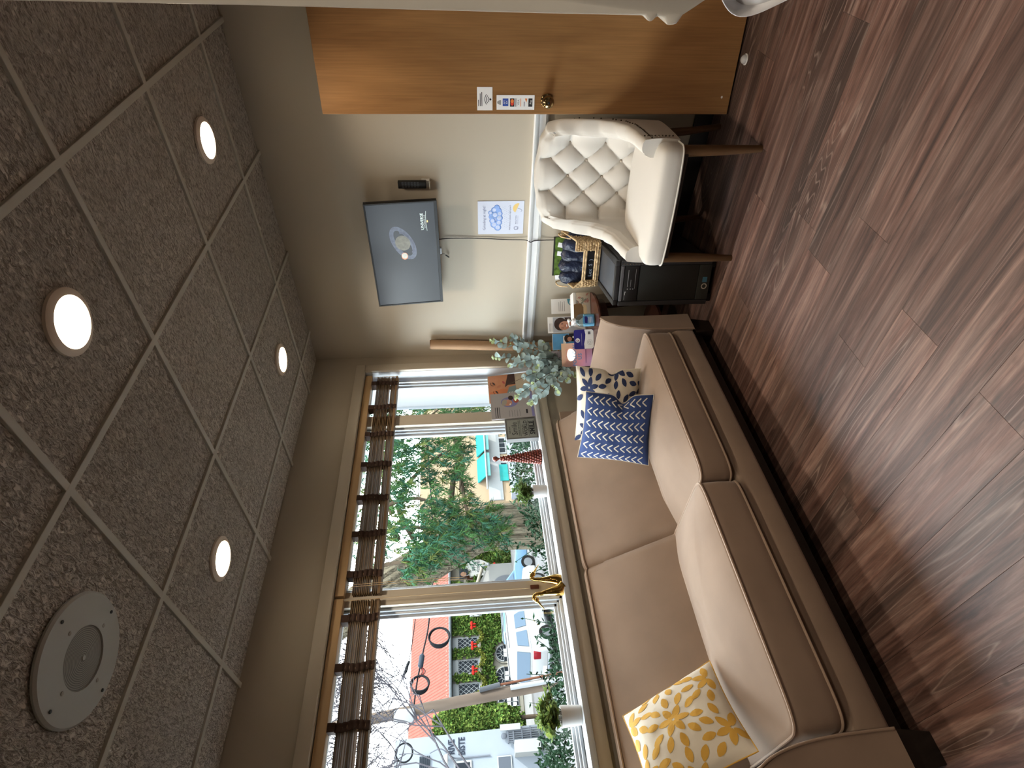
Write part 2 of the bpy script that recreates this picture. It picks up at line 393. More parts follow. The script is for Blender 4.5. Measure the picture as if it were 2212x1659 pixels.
# ---------------- window: cream casing, deep reveal, vinyl frames, three panes in view
wn = MB()                                     # reveal lining
wn.box((XW-.15, WY1, WZ0), (XW+.0, WY1+.012, WZ1)).box((XW-.15, WY0-.012, WZ0), (XW, WY0, WZ1))
win = struct('window_1', wn, m_vinyl, bevel=.001, seg=1)
MB().box((XW-.15, WY0, WZ1), (XW, WY1, WZ1+.012)).build('reveal_head', m_trimtan, win)
# casing around the opening
cs = .062
def casing(name, p): MB().prism(p, (.02, 0, 0)).build(name, m_trimtan, win, bevel=.004)
X0 = XW+.0005
casing('casing', [(X0, WY0-cs, WZ1), (X0, WY1+cs, WZ1), (X0, WY1+cs, WZ1+cs), (X0, WY0-cs, WZ1+cs)])
casing('casing', [(X0, WY1, WZ0-.005), (X0, WY1+cs, WZ0-.005), (X0, WY1+cs, WZ1-.0005), (X0, WY1, WZ1-.0005)])
casing('casing', [(X0, WY0-cs, WZ0-.005), (X0, WY0, WZ0-.005), (X0, WY0, WZ1-.0005), (X0, WY0-cs, WZ1-.0005)])
MB().box((XW+.0005, WY0-cs, WZ0-.088), (XW+.022, WY1+cs, WZ0-.006)).build('apron', m_trimtan, win, bevel=.004)
MB().box((XW-.15, WY0, WZ0-.03), (XW+.030, WY1, WZ0)).build('sill', m_vinyl, win, bevel=.005)
# frames and posts (wall side to outside): XG glass plane
XG = XW-.118
def post(y0, y1, x0=XW-.045):
    MB().box((XW-.16, y0, WZ0), (x0, y1, WZ1)).build('mullion', m_trimtan, win, bevel=.003)
def sash(y0, y1, z0=WZ0, z1=WZ1):
    w = .042
    m = MB()
    for k, (dx, ww) in enumerate([(.045, .016), (.028, .028), (.012, .042)]):       # three steps of vinyl
        xo = XG+dx
        m.box((XG-.012, y0, z0), (xo, y0+ww, z1)).box((XG-.012, y1-ww, z0), (xo, y1, z1))
        m.box((XG-.012, y0, z0), (xo, y1, z0+ww)).box((XG-.012, y0, z1-ww), (xo, y1, z1))
    s_ = m.build('sash', m_vinyl, win, bevel=.0025, seg=1)
    MB().box((XG-.002, y0+w, z0+w), (XG+.002, y1-w, z1-w)).build('pane', m_pane, s_)
    MB().box((XG+.0025, y0+w-.004, z0+w), (XG+.006, y0+w, z1-w)).box((XG+.0025, y1-w, z0+w), (XG+.006, y1-w+.004, z1-w)).build('gasket', m_black, s_)
sash(2.595, 2.955); post(2.505, 2.595); sash(1.385, 2.505); post(1.305, 1.385); sash(.185, 1.305); post(.105, .185); sash(WY0, .105)
# latch on the mullion
MB().box((XW-.045, 1.335, 1.06), (XW-.036, 1.357, 1.105)).build('latch', M('brown latch', (.10, .035, .02), .4), win, bevel=.003)

# ---------------- the flush wooden door, folded back against the back wall, its knob edge towards the window
def door_mat():
    m = bpy.data.materials.new('honey birch veneer'); m.use_nodes = True; n = m.node_tree.nodes; l = m.node_tree.links; b = n['Principled BSDF']
    tc = n.new('ShaderNodeTexCoord'); mp = n.new('ShaderNodeMapping'); mp.inputs['Scale'].default_value = (3.2, 3.2, .55); l.new(tc.outputs['Object'], mp.inputs[0])
    t = n.new('ShaderNodeTexNoise'); t.inputs['Scale'].default_value = 2.3; t.inputs['Detail'].default_value = 6; t.inputs['Distortion'].default_value = .5; l.new(mp.outputs[0], t.inputs['Vector'])
    cr = n.new('ShaderNodeValToRGB'); e = cr.color_ramp.elements; e[0].position = .3; e[0].color = (.225, .108, .038, 1); e[1].position = .72; e[1].color = (.36, .185, .070, 1)
    l.new(t.outputs['Fac'], cr.inputs['Fac'])
    m2 = n.new('ShaderNodeMapping'); m2.inputs['Scale'].default_value = (160, 160, 4); l.new(tc.outputs['Object'], m2.inputs[0])
    t2 = n.new('ShaderNodeTexNoise'); t2.inputs['Scale'].default_value = 1; t2.inputs['Detail'].default_value = 3; l.new(m2.outputs[0], t2.inputs['Vector'])
    c2 = n.new('ShaderNodeValToRGB'); c2.color_ramp.elements[0].position = .3; c2.color_ramp.elements[0].color = (.85, .85, .85, 1); c2.color_ramp.elements[1].position = .7; c2.color_ramp.elements[1].color = (1.08, 1.08, 1.08, 1)
    l.new(t2.outputs['Fac'], c2.inputs['Fac'])
    mx = n.new('ShaderNodeMix'); mx.data_type = 'RGBA'; mx.blend_type = 'MULTIPLY'; mx.inputs[0].default_value = 1
    l.new(cr.outputs[0], mx.inputs[6]); l.new(c2.outputs[0], mx.inputs[7]); l.new(mx.outputs[2], b.inputs['Base Color'])
    b.inputs['Roughness'].default_value = .33
    return m
DA = math.radians(9.6); DR = Vector((math.cos(DA), math.sin(DA), 0)); DP = Vector((-1.013, 2.946, 0)); DN = Vector((math.sin(DA), -math.cos(DA), 0))
dp = Pan(DP, DR, (0, 0, 1))                    # dp.n faces the room
d1 = MB(); dp.slab(d1, 0, .010, .86, 2.036, -.036, 0); door = struct('door_1', d1, door_mat(), bevel=.002, seg=1)
m_bronze = M('aged brass', (.30, .215, .11), .16, 1, var=(60, .2))
KB = dp.at(.062, .945, 0)
ax = Matrix((( *DR, ), (0, 0, 1), (*DN,))).transposed().to_4x4()
kn = MB().lathe([(.031, .0005), (.031, .005), (.024, .009), (.011, .011), (.010, .028), (.017, .034), (.026, .042), (.029, .052), (.027, .062), (.019, .069), (.008, .071)], KB, 28, ax)
knob = kn.build('door_knob', m_bronze, door, smooth=True)
MB().lathe([(.005, .0715), (.0055, .0735), (.003, .0745)], KB, 12, ax).build('keyhole', m_black, knob, smooth=True)
t = MB(); dp.slab(t, -.0012, 1.955, -.0002, 2.035, -.030, -.006); t.build('hinge_plate', M('pale door patch', (.5, .42, .3), .6), door)
t = MB(); dp.slab(t, -.0012, .915, -.0002, .975, -.030, -.006); t.build('latch_plate', m_bronze, door)
t = MB(); dp.ell(t, .08, .055, .006, .005, .0006); t.build('paint_fleck', m_white, door)

# two stickers on the door
def card(name, label, x0, z0, x1, z1, cat='sticker'):
    o = thing(name, label, cat, dp.at((x0+x1)/2, z0, .001)); mb = MB(); dp.slab(mb, x0, z0, x1, z1, .0004, .0014); mb.build('card', m_paper, o); return o
wx0, wx1, wz0, wz1 = .018, .121, 1.213, 1.288
c = card('contactless_sign', 'white card with contactless wave symbol taped to the wooden door', wx0, wz0, wx1, wz1)
pk = MB(); px, pz = .048, 1.222
pk2 = Pan(dp.at(.067, 1.218, 0), DR, (0, 0, 1))
for k in range(4): pk2.ring(pk, 0, 0, .010+.008*k, .010+.008*k, .0028, .0018, n=10, a0=PI/2-.75, a1=PI/2+.75)
pk2.ell(pk, 0, .004, .004, .004, .0018, n=10)
for k, (w, zz) in enumerate([(.062, .047), (.056, .055), (.028, .063)]): pk2.rect(pk, -.030, zz-.0016, -.030+w, zz+.0016, .0018)
pk.build('print', m_ink, c)
c = card('payment_sticker', 'narrow white sticker with a column of card logos above the door knob', .021, 1.006, .086, 1.193)
pp = Pan(dp.at(.0535, 1.006, 0), DR, (0, 0, 1)); q = .0018
def pr_(col, fn, nm='print'):
    mb = MB(); fn(mb); mb.build(nm, col, c)
mblue = M('logo blue', S(52, 84, 170), .5); mred = M('logo red', S(214, 66, 50), .5); morg = M('logo orange', S(228, 130, 70), .5); mgr = M('logo grey', S(150, 150, 150), .5); mnavy = M('logo navy', S(20, 30, 70), .5)
pr_(mgr, lambda m: pp.poly(m, [(-.010, .165), (.010, .165), (.011, .170), (.004, .184), (-.004, .184), (-.011, .170)], q))
pr_(mblue, lambda m: pp.rect(m, -.016, .129, .018, .157, q))
pr_(m_paper, lambda m: (pp.text(m, 'AM', .001, .145, .012, q+.0004), pp.text(m, 'EX', .001, .133, .012, q+.0004)), 'lettering')
for z0_, z1_ in ((.099, .121), (.0905, .0935), (.010, .030)): pr_(m_ink, lambda m: pp.rect(m, -.019, z0_, .0185, z1_, q))
pr_(mred, lambda m: pp.ell(m, -.004, .110, .010, .008, q+.0004)); pr_(morg, lambda m: pp.ell(m, .006, .110, .009, .008, q+.0006)); pr_(morg, lambda m: pp.rect(m, -.018, .0665, .018, .0695, q)); pr_(morg, lambda m: pp.poly(m, [(.0, .040), (.018, .036), (.018, .048)], q))
pr_(mnavy, lambda m: pp.text(m, 'VISA', 0, .075, .013, q), 'lettering'); pr_(mnavy, lambda m: pp.rect(m, -.018, .049, .004, .052, q))
pr_(m_paper, lambda m: pp.text(m, 'Pay', .002, .014, .014, q+.0004), 'lettering')
# clear bumper at the foot of the door
ds = thing('door_stop', 'small clear rubber door stop on floor under the wooden door', 'door stop', (-.755, 2.93, 0))
MB().lathe([(.020, 0), (.021, .006), (.017, .016), (.009, .022), (.003, .023)], (-.755, 2.93, .0005), 20).build('dome', M('cloudy clear rubber', (.75, .75, .78), .25, trans=.4), ds, smooth=True)
MB().lathe([(.025, 0), (.025, .003), (.022, .004)], (-.755, 2.93, .0002), 20).build('base', M('white plastic disc', (.7, .7, .7), .4), ds, smooth=True)

# near white trim board at the right edge of the view, with a flaking lower end, and a crumpled paper sheet below it
TD = Vector((math.sin(math.radians(-10.95)), math.cos(math.radians(-10.95)), 0)); e0 = TD*.72
t2 = MB()
def tb(x, z): return (e0.x+x, e0.y, z)
edge = [(0, ZC-.005), (0, 2.30), (.0012, 2.05), (-.0005, 1.6), (-.0035, 1.30), (-.004, 1.19), (-.009, 1.186), (-.010, 1.180), (-.004, 1.176), (-.006, 1.168), (-.013, 1.163), (-.012, 1.152), (-.003, 1.147), (.004, 1.136), (.016, 1.118), (.12, 1.11), (.12, ZC-.005)]
t2.prism([tb(*p) for p in edge], (0, .10, 0))
struct('trim_2', t2, M('old white trim paint', (.66, .63, .57), .35, var=(9, .06), bump=(40, .2, .003)), bevel=.004)
sh = MB()
def sheet(u, v):
    x = e0.x + .018 - .032*math.sin(PI*min(1, v*1.25))*(.55+.45*math.cos(2.2*v)) + .13*u
    return (x, e0.y+.02+.012*math.sin(9*u+5*v)+.01*math.sin(17*u), 1.105-.115*v + .006*math.sin(13*u+3))
sh.grid(sheet, 14, 22)
o = sh.solo('paper_sheet', M('thin white sheet', (.78, .79, .83), .6, bump=(30, .3, .01)), 'crumpled white paper sheet under the chipped trim at the right edge', 'paper', smooth=True, ang=80)
md = o.modifiers.new('thick', 'SOLIDIFY'); md.thickness = .0015

# ---------------- ceiling fittings
m_ring = M('lamp rim', (.72, .62, .52), .5); m_lampface = M('lamp diffuser', (1, .84, .62), .5, emit=24)
def downlight(x, y, label):
    o = thing('downlight', label, 'ceiling light', (x, y, ZC), group='round downlights in the ceiling')
    MB().lathe([(.0705, -.0010), (.072, -.010), (.082, -.009), (.092, -.003), (.092, .006), (.0705, .006)], (x, y, ZC), 48).build('trim_ring', m_ring, o, smooth=True)
    MB().lathe([(.0700, -.0005), (.066, -.006), (.03, -.008), (.002, -.0085)], (x, y, ZC), 40).build('diffuser', m_lampface, o, smooth=True)
    L = bpy.data.lights.new('lamp_light', 'AREA'); L.shape = 'DISK'; L.size = .13; L.energy = LAMP_W; L.spread = 2.05; L.color = (1, .85, .66)
    lo = bpy.data.objects.new('lamp_light', L); COL.objects.link(lo); lo.parent = o; lo.location = (0, 0, -.012)
downlight(-.972, 1.290, 'round lit downlight nearest the camera, largest in the ceiling')
downlight(-.969, 2.510, 'round lit downlight nearest the wooden door')
downlight(-2.207, 2.521, 'small round lit downlight in the far corner by the window')
downlight(-2.209, 1.281, 'round lit downlight closest to the speaker and window blind')

for x_, y_ in ((-.972, .071), (.247, .071), (.247, 1.290)): downlight(x_, y_, 'added round downlight out of view, brightening the near side of the room')  # unseen extra lamps, added on the same spacing to light the near side

sx, sy = -1.594, .659
sp = thing('ceiling_speaker', 'large round white ceiling speaker with perforated grille in the middle', 'speaker', (sx, sy, ZC))
m_spk = M('off white enamel', (.42, .425, .40), .45)
MB().lathe([(.160, .004), (.166, .002), (.166, -.004), (.160, -.010), (.08, -.014), (.0795, -.010), (.0795, .004)], (sx, sy, ZC), 64).build('baffle', m_spk, sp, smooth=True)
gm = bpy.data.materials.new('perforated grille'); gm.use_nodes = True; n = gm.node_tree.nodes; l = gm.node_tree.links
tcn = n.new('ShaderNodeTexCoord'); wv = n.new('ShaderNodeTexWave'); wv.wave_type = 'RINGS'; wv.rings_direction = 'Z'; wv.inputs['Scale'].default_value = 62
cr = n.new('ShaderNodeValToRGB'); cr.color_ramp.elements[0].color = (.11, .10, .085, 1); cr.color_ramp.elements[1].color = (.30, .285, .25, 1)
l.new(tcn.outputs['Object'], wv.inputs['Vector']); l.new(wv.outputs['Color'], cr.inputs['Fac']); l.new(cr.outputs[0], n['Principled BSDF'].inputs['Base Color'])
g = MB().lathe([(.0795, -.010), (.04, -.012), (.001, -.0125)], (sx, sy, ZC), 48).build('grille', gm, sp, smooth=True)
MB().lathe([(.007, -.0125), (.006, -.0145), (.002, -.015)], (sx, sy, ZC), 16).build('centre_cap', m_spk, sp, smooth=True)
for k in range(4):
    a = k*PI/2+.25
    MB().lathe([(.0050, -.0118), (.0045, -.0135), (.001, -.014)], (sx+.143*math.cos(a), sy+.143*math.sin(a), ZC), 10).build('screw', m_black, sp, smooth=True)
    MB().lathe([(.0055, -.0138), (.005, -.0148), (.001, -.015)], (sx+.098*math.cos(a), sy+.098*math.sin(a), ZC), 10).build('rivet', M('dull rivet', (.33, .31, .27), .6), sp, smooth=True)
# ============================================================ sofa under the window
m_suede = M('taupe microfibre', (.265, .19, .142), .85, spec=.25, var=(5, .12), bump=(500, .06, .001), sheen=.45)
m_suede.node_tree.nodes['Principled BSDF'].inputs['Sheen Tint'].default_value = (1, .90, .84, 1)
m_pipe = M('taupe piping', (.34, .24, .175), .7, sheen=.3)
m_darkwood = M('near black wood', (.012, .008, .006), .35, var=(12, .3))
SY0, SY1 = .275, 2.495; AI0, AI1 = .405, 2.368; SXF, SXB = -1.955, -2.71
sofa = thing('sofa', 'long taupe suede two-seat sofa on dark wooden base under the window', 'sofa', (-2.33, 1.385, 0))
# front rail and deck
rl = MB()
prof = [(SXF, .135), (SXF+.004, .16), (SXF+.004, .225), (SXF-.006, .247), (SXF-.030, .256), (SXB+.02, .256), (SXB+.02, .125), (SXF-.01, .125)]
rl.prism([(x, AI0+.005, z) for x, z in prof], (0, AI1-AI0-.01, 0)); rl.build('seat_rail', m_suede, sofa, bevel=.006)
MB().box((SXB+.06, SY0+.03, .072), (SXF-.035, SY1-.03, .122)).build('base_frame', m_darkwood, sofa, bevel=.004)
def foot(x, y, sy):
    b = [(x-.045, y-.045, 0), (x+.040, y-.045, 0), (x+.040, y+.045, 0), (x-.045, y+.045, 0)]
    t = [(x-.060, y-.060, .110), (x+.045, y-.060, .110), (x+.045, y+.060, .110), (x-.060, y+.060, .110)]
    MB().hexa(b, t).build('leg', m_darkwood, sofa, bevel=.004)
for fx in (SXF-.055, SXB+.12):
    for fy in (SY0+.075, SY1-.075): foot(fx, fy, 0)
# arms: outside face upright, inside face sweeping outward to a ridge on top
def arm(y_out, y_in):
    s_ = 1 if y_out > y_in else -1; w = abs(y_out-y_in)
    def cs_(k):                                # cross-section (y, z), ridge at the outside top
        inner = [(0, .126), (.001, .20), (.004, .30), (.010, .38), (.022, .46), (.045, .54), (.078, .598), (.105, .622)]
        return [(y_in+s_*d, z) for d, z in inner] + [(y_out-s_*.012, .630), (y_out, .622), (y_out+s_*.002, .55), (y_out-s_*.006, .40), (y_out, .126)]
    pts = cs_(0); a = MB(); xs = [SXF+.008, SXF-.02, -2.10, -2.30, -2.5, SXB+.01]
    n = len(pts); vs = []
    for i, x in enumerate(xs):
        rise = .0 if i < 2 else .006*(i-1)
        vs += [(x, y, z+rise*(z > .5)) for y, z in pts]
    fs = [(i*n+k, i*n+(k+1) % n, (i+1)*n+(k+1) % n, (i+1)*n+k) for i in range(len(xs)-1) for k in range(n)]
    fs += [tuple(range(n)), tuple((len(xs)-1)*n+k for k in range(n-1, -1, -1))]
    a.add(vs, fs); o = a.build('arm', m_suede, sofa, bevel=.006, ang=50)
    pp_ = spline([(SXF+.0105, y, z) for y, z in pts[:9]], 4)
    MB().tube(pp_, .0042, 8).build('piping', m_pipe, o, smooth=True)
arm(SY1, AI1); arm(SY0, AI0)
# seat cushions: boxed, crowned, piped
def cushion(y0, y1, zb, z1, crown, name='seat_cushion', xf=SXF+.018, xb=-2.44):
    cy, hy = (y0+y1)/2, (y1-y0)/2; cx, hx = (xf+xb)/2, (xf-xb)/2
    def edge(t):                               # rounded-rectangle outline, t 0..1
        a = 2*PI*t; e = .16
        c, s__ = math.cos(a), math.sin(a)
        return cx+hx*math.copysign(abs(c)**e, c), cy+hy*math.copysign(abs(s__)**e, s__)
    N = 72; rings = []
    def ringz(sc, f): rings.append([(cx+(edge(k/N)[0]-cx)*sc, cy+(edge(k/N)[1]-cy)*sc, f(edge(k/N), sc)) for k in range(N)])
    def zt(p, sc):
        u = (p[0]-cx)*sc/hx; v = (p[1]-cy)*sc/hy
        X_, Y_ = cx+(p[0]-cx)*sc, cy+(p[1]-cy)*sc; w = .005*noise.noise(Vector((X_*7+y0*9, Y_*7, 1)))+.0035*noise.noise(Vector((X_*24, Y_*10, 3)))
        return z1 + crown*(1-abs(u)**2.4)*(1-abs(v)**3.2)*(1 if sc < 1 else 0) + w*(1-sc**4)
    for sc in (.3, .8, .97): ringz(sc, lambda p, s: zb)
    ringz(1.0, lambda p, s: zb+.008)
    for q in (.25, .5, .75): rings.append([(cx+(edge(k/N)[0]-cx)*(1+.020*math.sin(PI*q)), cy+(edge(k/N)[1]-cy)*(1+.004*math.sin(PI*q)), zb+(z1-zb)*q) for k in range(N)])
    ringz(1.0, lambda p, s: z1-.006)
    for sc in (.985, .96, .93, .89, .84, .78, .72, .65, .58, .50, .42, .34, .26, .18, .10, .04): ringz(sc, zt)
    m = MB(); vs = [p for r in rings for p in r]
    fs = [(i*N+k, i*N+(k+1) % N, (i+1)*N+(k+1) % N, (i+1)*N+k) for i in range(len(rings)-1) for k in range(N)]
    fs += [tuple(range(N-1, -1, -1)), tuple((len(rings)-1)*N+k for k in range(N))]
    o = m.add(vs, fs).build(name, m_suede, sofa, smooth=True, ang=75)
    for z in (z1-.002, zb+.010):
        MB().tube([(edge(k/N)[0]+(.002 if edge(k/N)[0] > cx else -.002), edge(k/N)[1], z) for k in range(N)], .0048, 6, closed=True).build('piping', m_pipe, o, smooth=True)
ymid = 1.372
cushion(ymid+.004, AI1-.006, .264, .408, .062); cushion(AI0+.012, ymid-.006, .262, .432, .060)
# back: two upright padded panels
def back(y0, y1):
    def fn(u, v):
        y = y0+(y1-y0)*u; e = min(u, 1-u); pu = min(1, (e*(y1-y0))/.05); pu = math.sqrt(max(0, 1-(1-pu)**2))
        # profile in x,z as v goes from low front up, over the rounded top, and down the back
        if v < .72:
            t = v/.72; x = -2.325-.340*t + .030*math.sin(PI*t)*pu; z = .36+.468*t
        elif v < .84:
            t = (v-.72)/.12; a = PI*.62*t; x = -2.665-.022*math.sin(a)-.006*t; z = .828+.010*math.sin(PI*t)
        else:
            t = (v-.84)/.16; x = -2.691-.015*t; z = .828-.5*t
        return (x - (1-pu)*.018*(1 if v < .8 else 0), y, z-(1-pu)*.012*(1 if .6 < v < .9 else 0))
    o = MB().grid(fn, 40, 44).build('back_cushion', m_suede, sofa, smooth=True, ang=80)
    MB().tube([Vector(fn(u/39, .72))+Vector((.003, 0, .002)) for u in range(40)], .0048, 6).build('piping', m_pipe, o, smooth=True)
    return o
back(AI0+.002, ymid); back(ymid, AI1+.018)
MB().box((SXB-.005, SY0+.02, .13), (-2.69, SY1-.02, .80)).build('back_frame', m_suede, sofa, bevel=.01)

# ---------------- throw pillows: four corners, puffed, print laid on the surface
class Pillow:
    def __init__(s, name, label, bl, br, tr, tl, thick, mat, mat2=None, sag=0, seed=0):
        s.c = [Vector(q) for q in (bl, br, tr, tl)]; s.t = thick; s.seed = seed; s.sag = sag
        s.n = ((s.c[1]-s.c[0]).cross(s.c[3]-s.c[0])).normalized()
        lo = min(s.c, key=lambda q: q.z)
        mid = sum(s.c, Vector())/4
        s.root = thing(name, label, 'cushion', (mid.x, mid.y, lo.z), group='throw cushions on the sofa')
        N = 34
        o = MB().grid(lambda u, v: s.p(u*2-1, v*2-1, 1), N, N).build('front', mat, s.root, smooth=True, ang=80)
        MB().grid(lambda u, v: s.p(u*2-1, v*2-1, -1), N, N, flip=True).build('back', mat2 or mat, s.root, smooth=True, ang=80)
        rim = [s.p(-1+2*k/20, -1, 0) for k in range(20)]+[s.p(1, -1+2*k/20, 0) for k in range(20)]+[s.p(1-2*k/20, 1, 0) for k in range(20)]+[s.p(-1, 1-2*k/20, 0) for k in range(20)]
        MB().tube(rim, .0022, 6, closed=True).build('seam', mat2 or mat, s.root, smooth=True)
    def p(s, u, v, side, d=0):
        k = .055; uu = u*(1-k*max(0, 1-v*v)**1.2*abs(u)); vv = v*(1-k*max(0, 1-u*u)**1.2*abs(v))
        a, b = (uu+1)/2, (vv+1)/2; c = s.c
        q = c[0]*(1-a)*(1-b)+c[1]*a*(1-b)+c[2]*a*b+c[3]*(1-a)*b
        h = (max(0, 1-u*u)*max(0, 1-v*v))**.55
        dent = s.sag*math.exp(-((v+.12)/.20)**2)*max(0, u)**3                # dent chopped into one edge
        w = .008*noise.noise(Vector((u*2.2+s.seed, v*2.2, s.seed)))*h + .003*noise.noise(Vector((u*6, v*6, s.seed+4)))*h
        edge = 1-max(abs(u), abs(v))
        w += .003*math.sin(14*u+9*v+s.seed)*max(0, .35-edge)*h*2
        return q + s.n*(side*(s.t*h*(1-.35*(dent > .02)*min(1, dent*4)) + (w if side > 0 else 0)) + d) - (c[1]-c[0]).normalized()*.11*dent
    def stamp(s, mb, pts, d=.0012):
        """a print shape given as a fan outline in u,v"""
        cx = sum(p[0] for p in pts)/len(pts); cy = sum(p[1] for p in pts)/len(pts); n = len(pts)
        if any(abs(x) > 1.02 or abs(y) > 1.02 for x, y in pts): 
            pts = [(max(-.995, min(.995, x)), max(-.995, min(.995, y))) for x, y in pts]
            cx = max(-.99, min(.99, cx)); cy = max(-.99, min(.99, cy))
        half = [((x+cx)/2, (y+cy)/2) for x, y in pts]
        vs = [s.p(cx, cy, 1, d)]+[s.p(x, y, 1, d) for x, y in half]+[s.p(x, y, 1, d) for x, y in pts]
        fs = [(0, 1+i, 1+(i+1) % n) for i in range(n)]+[(1+i, 1+n+i, 1+n+(i+1) % n, 1+(i+1) % n) for i in range(n)]
        mb.add(vs, fs)
def leaf_poly(cx, cy, ang, ln, w, n=12):
    out = []
    for k in range(n):
        t = 2*PI*k/n; x = ln/2*math.cos(t); y = w/2*math.sin(t)*(1-.25*abs(math.cos(t))**2)*abs(math.sin(t))**.2
        out.append((cx+x*math.cos(ang)-y*math.sin(ang), cy+x*math.sin(ang)+y*math.cos(ang)))
    return out
def flowers(P, mb, rot, seed, size=.30, cell=.86, ox=.08, oy=.02):
    rr = random.Random(seed)
    for i in range(-2, 3):
        for j in range(-2, 3):
            cx, cy = ox+(i+.5*(j % 2))*cell, oy+j*cell*.8
            a0 = rr.uniform(0, 1)
            for k in range(6):
                a = a0+k*PI/3; P.stamp(mb, leaf_poly(cx+size*.54*math.cos(a), cy+size*.54*math.sin(a), a, size*.94, size*.46)) if abs(cx+.3*math.cos(a)) < 1.05 and abs(cy+.3*math.sin(a)) < 1.05 else None
            for k in range(10):
                a = a0+.3+k*2*PI/10; x, y = cx+size*1.42*math.cos(a), cy+size*1.42*math.sin(a)
                if abs(x) < .93 and abs(y) < .93: P.stamp(mb, leaf_poly(x, y, a, size*.86, size*.46))
m_cream = M('cream cotton', (.66, .60, .50), .85, bump=(900, .05, .001), sheen=.1)
m_navycot = M('royal blue cotton', (.028, .060, .195), .8, var=(6, .15), bump=(700, .06, .001), sheen=.1)
m_navyp = M('navy print', (.022, .036, .105), .85); m_yelp = M('mustard print', (.60, .34, .055), .85); m_whitep = M('off white print', (.72, .70, .64), .85)
P1 = Pillow('throw_pillow', 'cream throw pillow with navy leaf flowers behind the blue pillow', (-2.415, 1.955, .455), (-2.045, 2.165, .46), (-2.055, 2.215, .80), (-2.425, 2.01, .80), .060, m_cream, sag=.25, seed=3)
mb = MB(); flowers(P1, mb, 0, 4, .30, 1.12, -.62, .62); mb.build('print', m_navyp, P1.root, kind='stuff')
P2 = Pillow('throw_pillow', 'blue throw pillow with white chevron arrows on the sofa', (-2.355, 1.755, .462), (-2.020, 1.945, .452), (-2.045, 2.010, .785), (-2.362, 1.838, .822), .062, m_navycot, m_cream, sag=.42, seed=9)
mb = MB()
for r in range(6):
    cx = -.86+.335*r
    for k in range(11):
        cy = -.93+k*.178; hx = .105
        for sgn in (-1, 1):
            x0, y0 = cx, cy+.075; x1, y1 = cx+sgn*hx, cy-.055; l_ = math.hypot(x1-x0, y1-y0); nx, ny = -(y1-y0)/l_*.017, (x1-x0)/l_*.017
            if abs(x1) < .985 and abs(y0) < .985 and abs(y1) < .985: P2.stamp(mb, [(x0+nx, y0+ny), (x0-nx, y0-ny), (x1-nx, y1-ny), (x1+sgn*.010, y1-.006), (x1+nx, y1+ny)])
mb.build('print', m_whitep, P2.root, kind='stuff')
P3 = Pillow('throw_pillow', 'cream throw pillow with mustard yellow leaf flowers, alone by the near arm', (-2.075, .405, .515), (-2.262, .748, .505), (-2.425, .628, .845), (-2.235, .300, .850), .064, m_cream, m_yelp, seed=5)
mb = MB(); flowers(P3, mb, 0, 2, .31, 1.12, .02, .06); mb.build('print', m_yelp, P3.root, kind='stuff')

# ============================================================ cream tufted chair by the door
m_linen = M('cream linen', (.55, .52, .48), .85, bump=(700, .08, .001), sheen=.15)
m_walnut = M('walnut stained wood', (.075, .036, .014), .4, var=(18, .25), stretch=(1, 1, .15))
CH = thing('tufted_chair', 'cream button-tufted armchair with wooden legs beside the door', 'chair', (-1.315, 2.738, 0), math.radians(6.37))
half = [(-.266, -.205), (-.272, -.10), (-.274, 0), (-.272, .085), (-.264, .145), (-.238, .186), (-.18, .206), (-.09, .217), (0, .222)]
path = spline([(x, y, 0) for x, y in half]+[(-x, y, 0) for x, y in half[-2::-1]], 9)
plen = [0]
for a, b in zip(path, path[1:]): plen.append(plen[-1]+(b-a).length)
TOT = plen[-1]
def topz(s_):                                  # height of the rolled edge along the wrap
    d = min(s_, TOT-s_)
    ks = [(0, .548), (.10, .560), (.20, .574), (.265, .608), (.312, .670), (.342, .775), (.366, .880), (.398, .932), (.47, .960), (.62, .978)]
    for (a, za), (b, zb) in zip(ks, ks[1:]):
        if d <= b: t = (d-a)/(b-a); t = t*t*(3-2*t); return za+(zb-za)*t
    return ks[-1][1]
NS, NI = 210, 104
